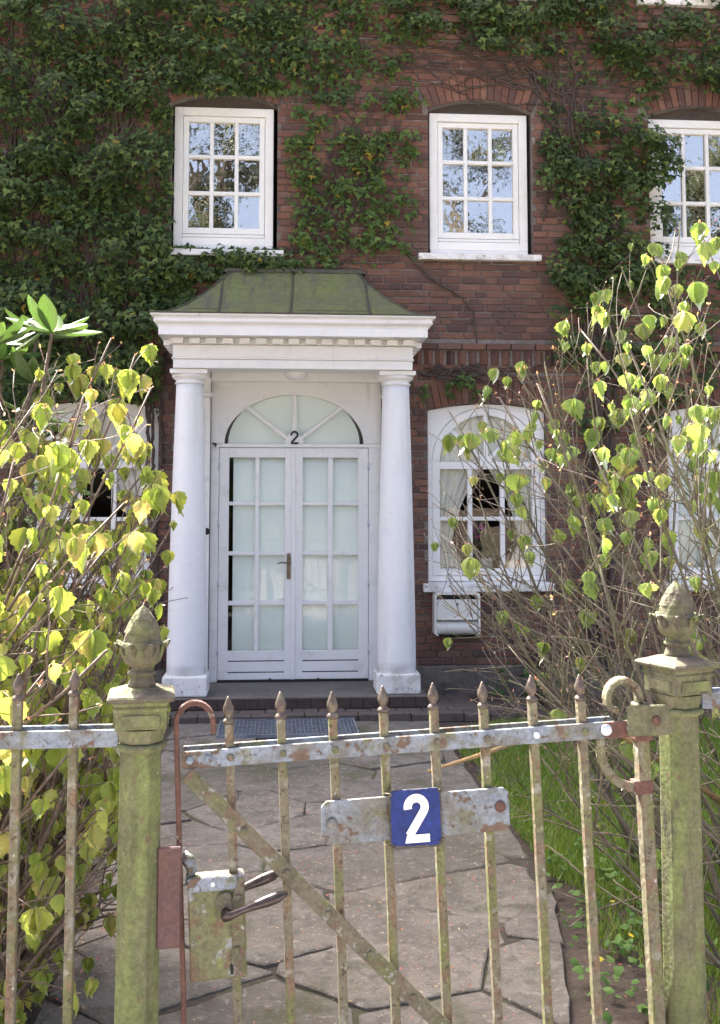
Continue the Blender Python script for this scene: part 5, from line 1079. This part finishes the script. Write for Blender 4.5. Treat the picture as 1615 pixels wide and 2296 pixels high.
# ================================================================== SHRUBS
def rv(R, s): return Vector((R.gauss(0, s), R.gauss(0, s), R.gauss(0, s)))
def grow(R, p, d, L, n, wob, grav):
    pts = [p.copy()]; d = d.normalized()
    for i in range(n):
        d = (d + rv(R, wob) + Vector((0, 0, grav))).normalized(); p = p + d * (L / n); pts.append(p.copy())
    return pts
def shrub(name, label, cat, loc, stems, R, bark, leafmat, n_leaf_target, tw_len, leaf_size, leaf_prob, group=None, keep=lambda p: True, leafw=lambda p: 1.0, nobj=300, rbase=(.006, .011), lim=lambda p: True):
    t = thing(name, label, cat, loc, group); LP = []; buds = []
    def cut(q):
        for j in range(len(q)):
            if not lim(q[j]): return q[:j]
        return q
    for si, (p, d, L) in enumerate(stems):
        m = MB(); n = max(6, int(L / .16)); pts = cut(grow(R, Vector(p), Vector(d), L, n, .055, .012)); r0 = R.uniform(*rbase); n = len(pts) - 1
        if n < 4: continue
        m.tube(pts, [r0 * (1 - .68 * i / n) for i in range(n + 1)], 6)
        nt_ = int(L * R.uniform(4.5, 7.0))
        for _ in range(nt_):
            i = R.randint(int(n * .25), n - 1); u = R.random(); b = pts[i].lerp(pts[i + 1], u); ax = (pts[i + 1] - pts[i]).normalized()
            side = (rv(R, 1)).cross(ax).normalized(); td = (ax * R.uniform(.5, 1.1) + side * R.uniform(.5, 1.0) + Vector((0, 0, .12))).normalized(); tl = R.uniform(*tw_len)
            k = max(3, int(tl / .07)); tp = cut(grow(R, b, td, tl, k, .10, .01)); k = len(tp) - 1
            if k < 2: continue
            rr = max(.0022, r0 * (1 - .68 * i / n) * .55)
            m.tube(tp, [rr * (1 - .5 * j / k) for j in range(k + 1)], 5)
            if R.random() < .85 and tl > .15:
                j = R.randint(1, k - 1); td2 = ((tp[j + 1] - tp[j]).normalized() * .7 + rv(R, .6)).normalized(); tp2 = cut(grow(R, tp[j], td2, tl * .5, 3, .1, .02))
                if len(tp2) == 4: m.tube(tp2, [rr * .6, rr * .5, rr * .45, rr * .4], 5); LP.append((tp2[-1], td2))
            for j in range(1, k + 1):
                if R.random() < .28: LP.append((tp[j], (tp[j] - tp[j - 1]).normalized()))
            LP.append((tp[-1], td))
        for j in range(int(n * .4), n + 1): LP.append((pts[j], (pts[j] - pts[j - 1]).normalized()))
        obj('stem', m, bark, t)
    R.shuffle(LP); P, N, D, S, BP, BD = [], [], [], [], [], []
    for p, d in LP:
        if not keep(p): continue
        if R.random() < leaf_prob * leafw(p):
            k = R.choice([1, 2, 2, 3, 3, 4]); big = R.triangular(.42, 1.25, .75); az = R.uniform(0, 2 * pi)
            for i in range(k):
                a_ = az + i * 2 * pi / k + R.uniform(-.5, .5); o = Vector((cos(a_), sin(a_), 0))
                tip = (o * R.uniform(.15, .75) + Vector((0, 0, -1))).normalized(); nn = (o + Vector((0, 0, R.uniform(.1, .6))) + rv(R, .2))
                P.append(p + o * .004); D.append(tip); N.append(nn); S.append(leaf_size * big * R.uniform(.75, 1.15))
            BP.append(p); BD.append(d)
        elif R.random() < .35: BP.append(p); BD.append(d)
    P, N, D, S = (np.array([tuple(v) for v in P]), np.array([tuple(v) for v in N]), np.array([tuple(v) for v in D]), np.array(S))
    if len(P) > n_leaf_target: P, N, D, S = P[:n_leaf_target], N[:n_leaf_target], D[:n_leaf_target], S[:n_leaf_target]
    o_ = np.argsort(-S / np.linalg.norm(P - np.array([0, 0, 1.67]), axis=1)); P, N, D, S = P[o_], N[o_], D[o_], S[o_]
    ms = [mesh_shape('leaf_shape', s_, leafmat) for s_ in LIND]
    leaf_objects(t, ms, P[:nobj], N[:nobj], D[:nobj], S[:nobj])
    if len(P) > nobj: obj('foliage', leaf_cloud('foliage', LIND[1], P[nobj:], N[nobj:], D[nobj:], S[nobj:], leafmat), leafmat, t, kind='stuff')
    BP = np.array([tuple(v) for v in BP]); n = len(BP); BDv = np.array([tuple(v) for v in BD]) + rng.normal(0, .4, (n, 3))
    obj('bud_scales', leaf_cloud('bud_scales', RHO[0], np.repeat(BP, 2, 0), rng.normal(0, 1, (2 * n, 3)), np.repeat(BDv, 2, 0) + rng.normal(0, .5, (2 * n, 3)), rng.uniform(.008, .017, 2 * n), 'bud'), 'bud', t, kind='stuff')
    return t, len(P)
# left shrub: stems lean over to the right
R = random.Random(31); stems = []
for i in range(120):
    p = (R.uniform(-1.95, -.85), R.uniform(3.0, 4.2), -.02); lean = radians(R.triangular(0, 64, 28)); az = R.uniform(-.5, .5)
    d = (sin(lean) * cos(az), sin(lean) * sin(az), cos(lean)); L = R.uniform(1.6, 2.95) * (1.0 if lean < .8 else .8)
    ex = p[0] + d[0] * L
    if ex > -.45: L *= max(.35, (-.45 - p[0]) / (d[0] * L))
    stems.append((p, d, L))
sl, nl = shrub('linden_shrub', 'sunlit shrub with lime yellow drooping young leaves, left of the gate', 'shrub', (-1.3, 3.6, 0), stems, R, 'bark_l', 'linden', 3600, (.14, .42), .066, 1.0,
      keep=lambda p: p.x < -.36 and p.y > 2.58, lim=lambda p: p.x < -.33 - .10 * abs(p.z - 1.55) - .10 * (.5 + .5 * sin(p.z * 9 + p.y * 7)) and p.z < 1.67 + (.135 + .02 * sin(p.x * 8)) * p.y and p.y > 2.54, leafw=lambda p: 1.0 if p.z > 1.1 else .85, group='young linden shrubs behind the fence', rbase=(.007, .013))
# right shrub
R = random.Random(52); stems = []
for i in range(54):
    p = (R.uniform(1.58, 2.35), R.uniform(3.5, 5.0), -.02); lean = radians(R.triangular(-10, 64, 30)); az = pi + R.uniform(-.5, .5)
    d = (sin(lean) * cos(az), sin(lean) * sin(az), cos(lean)); L = R.uniform(1.9, 3.1)
    ex = p[0] + d[0] * L
    if ex < .62: L *= max(.4, (p[0] - .62) / (-d[0] * L))
    stems.append((p, d, L))
sr, nr = shrub('linden_shrub', 'airy shrub of many bare brown stems with scattered young green leaves, right of the gate', 'shrub', (1.75, 4.0, 0), stems, R, 'bark_r', 'linden_r', 800, (.14, .6), .066, .5,
      keep=lambda p: p.x > .70 and p.y > 2.75, lim=lambda p: p.x > .70 + .10 * max(0, 1.2 - p.z) and p.z < 1.85 + .95 * (p.x - .55) and p.z < 2.6 + .9 * max(0, p.x - 1.35) and p.y > 2.7, leafw=lambda p: 1.8 if p.z > 1.7 else (.8 if p.z > 1.4 else .16), group='young linden shrubs behind the fence', rbase=(.005, .0125))
obj('cut_branch', MB().tube([(.455, 3.30, .86), (.62, 3.31, .905), (.80, 3.36, .945), (1.1, 3.5, .93), (1.6, 3.8, .6)], [.0045, .0065, .008, .009, .011], 7), 'cut', sr, label='broken branch with pale yellow split wood')
print('leaves', nl, nr)
# rhododendron behind the left shrub
R = random.Random(8); rho = thing('rhododendron', 'rhododendron with large glossy oblong leaves at the left picture edge', 'shrub', (-1.5, 4.5, 0))
ms = [mesh_shape('leaf_shape', s_, 'rhodo') for s_ in RHO]; P, N, D, S = [], [], [], []
whorls = [(-.80, 3.8, 2.27), (-.98, 3.75, 2.22), (-1.02, 4.0, 2.20), (-.92, 4.05, 2.12), (-1.12, 3.95, 2.12), (-1.0, 4.1, 1.95), (-.86, 4.2, 1.95), (-.93, 4.15, 2.33), (-1.10, 4.1, 2.28), (-1.2, 4.2, 2.10), (-.98, 4.25, 2.02), (-1.1, 4.3, 1.85), (-.9, 4.4, 1.75), (-1.25, 4.1, 1.65), (-1.0, 4.35, 1.55), (-.85, 4.5, 1.5), (-1.3, 4.3, 2.3), (-1.15, 4.4, 1.3), (-.95, 4.4, 1.2), (-1.3, 4.2, 1.05), (-1.1, 4.3, .8), (-.85, 4.4, 1.0), (-1.4, 4.2, .6), (-1.1, 4.2, .5), (-.9, 4.3, .6)]
for i, wpt in enumerate(whorls):
    c = Vector(wpt); k = R.randint(7, 10)
    for j in range(k):
        a_ = 2 * pi * j / k + R.uniform(-.3, .3); up = R.uniform(.25, 1.1) if i < 5 else R.uniform(-.5, .6); d = Vector((cos(a_), sin(a_), up)).normalized()
        P.append(tuple(c)); D.append(tuple(d)); N.append((-d.x * .4, -d.y * .4, 1.0)); S.append(R.uniform(.13, .19))
    base = Vector((-1.4 + .2 * R.random(), 4.5, -.02)); obj('stem', MB().tube([base, base.lerp(c, .5) + Vector((0, .1, .05)), c], [.016, .011, .006], 6), 'bark_l', rho)
leaf_objects(rho, ms, np.array(P), np.array(N), np.array(D), np.array(S))
# dry hydrangea by the wall
R = random.Random(19); hy = thing('hydrangea', 'low shrub with dried pinkish brown flower heads at the wall right of the mailbox', 'shrub', (2.2, 8.95, 0))
for i in range(11):
    a_ = R.uniform(0, 2 * pi); r = R.uniform(.05, .24); c = Vector((2.2 + r * cos(a_), 8.93 + r * sin(a_) * .7, R.uniform(.36, .56)))
    obj('stem', MB().tube([(2.2 + .05 * cos(a_), 8.95, -.02), (2.2 + r * .6 * cos(a_), 8.94, .2), tuple(c)], [.007, .006, .004], 5), 'bark_l', hy)
    n = 70; q = rng.normal(0, 1, (n, 3)); q /= np.linalg.norm(q, axis=1, keepdims=True); q[:, 2] *= .7
    obj('flower_head', leaf_cloud('flower_head', SIMPLE, np.array(c) + q * .075, q + rng.normal(0, .3, (n, 3)), rng.normal(0, 1, (n, 3)), rng.uniform(.022, .036, n), 'hydrangea'), 'hydrangea', hy)
n = 120; P = np.column_stack([rng.normal(2.2, .2, n), rng.normal(8.93, .12, n), rng.uniform(.05, .35, n)]); obj('foliage', leaf_cloud('foliage', RHO[0], P, rng.normal(0, .5, (n, 3)) + [0, -.5, 1], rng.normal(0, 1, (n, 3)), rng.uniform(.05, .1, n), 'plantleaf'), 'plantleaf', hy, kind='stuff')

# ================================================================== GROUND COVER
lawn_b = [(1.42, 5.0), (1.85, 4.75), (6.5, 4.7), (6.5, 8.3), (2.3, 8.1), (1.65, 7.9), (1.46, 7.0), (1.42, 5.6)]
lm = MB(); lm.add([(x, y, .010) for x, y in lawn_b], [tuple(range(len(lawn_b)))]); obj('lawn', lm, 'lawn', kind='structure')
n = 150000; gx_ = rng.uniform(1.22, 4.6, n); gy_ = rng.uniform(3.4, 8.2, n)
edge = 1.20 + .05 * np.sin(gy_ * 3.1) + .05 * np.sin(gy_ * 8.3 + 1) + np.where(gy_ < 4.5, -(4.5 - gy_) * .16 + rng.exponential(.16, n) * np.clip(4.5 - gy_, 0, 1) * 2, 0) + np.where(gy_ > 7.7, (gy_ - 7.7) * .9, 0); keep_ = (gx_ > edge + rng.exponential(.05, n)) & ((np.sin(gx_ * 5 + gy_ * 3) * np.sin(gy_ * 6 - gx_ * 2) + rng.normal(0, .4, n)) > -.75 + np.clip(4.6 - gy_, 0, 1) * 1.1)
gx_, gy_ = gx_[keep_], gy_[keep_]; n = len(gx_); h = rng.uniform(.03, .075, n); a_ = rng.uniform(0, 2 * pi, n); lean = rng.normal(0, .022, (n, 2)); wd = .004
V = np.zeros((n, 3, 3)); V[:, 0] = np.column_stack([gx_ - wd * np.cos(a_), gy_ - wd * np.sin(a_), np.zeros(n)]); V[:, 1] = np.column_stack([gx_ + wd * np.cos(a_), gy_ + wd * np.sin(a_), np.zeros(n)]); V[:, 2] = np.column_stack([gx_ + lean[:, 0], gy_ + lean[:, 1], h])
obj('grass', fast_mesh('grass', V.reshape(-1, 3), np.arange(3 * n).reshape(-1, 3), 'grass'), 'grass', label='bright green lawn grass right of the path', cat='grass', kind='stuff')
# weeds and celandine beside the path
n = 900; wx = np.concatenate([rng.normal(1.34, .18, n), rng.normal(-.95, .12, 260)]); wy = np.concatenate([rng.uniform(3.0, 5.2, n), rng.uniform(3.0, 6.0, 260)]); wk = (wx > np.where(wy < 4.75, 1.22 - (4.75 - wy) * .2, 1.22)) | (wx < -.82); wx, wy = wx[wk], wy[wk]; n = len(wx)
cl_ = np.sin(wx * 21) * np.sin(wy * 13) + rng.normal(0, .3, n) > .1; wx, wy = wx[cl_], wy[cl_]; n = len(wx)
P = np.column_stack([wx, wy, rng.uniform(.01, .07, n)]); obj('weeds', leaf_cloud('weeds', SIMPLE, P, rng.normal(0, .35, (n, 3)) + [0, -.2, 1], rng.normal(0, 1, (n, 3)) * [1, 1, .3], rng.uniform(.016, .04, n), 'weed'), 'weed', label='small weeds and yellow celandine along the soil edge of the path', cat='weeds', kind='stuff')
# fallen petals and bud scales
n = 5200; px_ = rng.uniform(-.78, 1.3, n); py_ = 2.5 + 5.6 * rng.random(n) ** 1.25; cl_ = (np.sin(px_ * 7 + 2 * np.sin(py_ * 3)) * np.sin(py_ * 5 + px_ * 2) + rng.normal(0, .55, n)) > .2; px_, py_ = px_[cl_], py_[cl_]; n = len(px_)
P = np.column_stack([px_, py_, np.full(n, .0065)]); obj('fallen_petals', leaf_cloud('fallen_petals', RHO[2], P, rng.normal(0, .25, (n, 3)) + [0, 0, 1], rng.normal(0, 1, (n, 3)) * [1, 1, .1], rng.uniform(.007, .017, n), 'petal'), 'petal', label='tiny red and straw coloured bud scales scattered on the path', cat='debris', kind='stuff')
R = random.Random(4)
for i in range(5):
    x, y = R.uniform(-.5, 1.0), 3.6 + .95 * i + R.uniform(-.3, .3); a_ = R.uniform(0, 6.3); L = R.uniform(.07, .2)
    obj('fallen_twig', MB().tube([(x, y, .010), (x + L * .5 * cos(a_), y + L * .5 * sin(a_), .013), (x + L * cos(a_ + .3), y + L * sin(a_ + .3), .010)], .003, 5), 'bark_l', label='thin dry twig lying on the path, %s counted from the gate' % ['first', 'second', 'third', 'fourth', 'fifth'][i], cat='twig', group='dry twigs on the path')

# ================================================================== STREET TREES MIRRORED IN THE PANES
def tree(x, y, h, r, seed, label, nb=24, lf=5):
    R = random.Random(seed); t = thing('street_tree', label, 'tree', (x, y, 0), 'street trees mirrored in the windows'); m = MB()
    trunk = [(x, y, -.05)] + [(x + .05 * i * R.uniform(-1, 1), y + .05 * i * R.uniform(-1, 1), h * i / 10) for i in range(1, 10)]; m.tube(trunk, [r * (1 - .07 * i) for i in range(10)], 10)
    P = []
    for i in range(nb):
        k = R.randint(3, 9); b = Vector(trunk[k]); a_ = R.uniform(0, 2 * pi); d = Vector((cos(a_), sin(a_), R.uniform(.0, .6))).normalized(); L = R.uniform(1.8, 4.4) * (1.1 - .05 * k)
        pts = grow(R, b, d, L, 7, .12, -.02); m.tube(pts, [.07 * (1 - .11 * j) for j in range(8)], 5)
        for j in range(2, 8):
            for _ in range(4):
                q = grow(R, pts[j], Vector((R.gauss(0, 1), R.gauss(0, 1), R.gauss(-.1, .5))), R.uniform(.4, 1.2), 3, .2, -.06); m.tube(q, [.016, .012, .008, .005], 4); P += [tuple(q[1]), tuple(q[2]), tuple(q[3])]
    obj('trunk', m, 'treebark', t); P = np.array(P); P = np.repeat(P, lf, 0); n = len(P); P = P + rng.normal(0, .13, (n, 3))
    obj('crown', leaf_cloud('crown', SIMPLE, P, rng.normal(0, 1, (n, 3)), rng.normal(0, .5, (n, 3)) + [0, 0, -.8], rng.uniform(.07, .15, n), 'treeleaf'), 'treeleaf', t, kind='stuff')
tree(-2.5, -10.8, 15, .34, 2, 'street tree across the road mirrored in the left upper window')
tree(11.6, -11.2, 15, .34, 6, 'street tree across the road mirrored in the far right upper window')
tree(5.7, -13.5, 15.5, .3, 14, 'street tree across the road mirrored in the upper window over the mailbox', 18, 2)
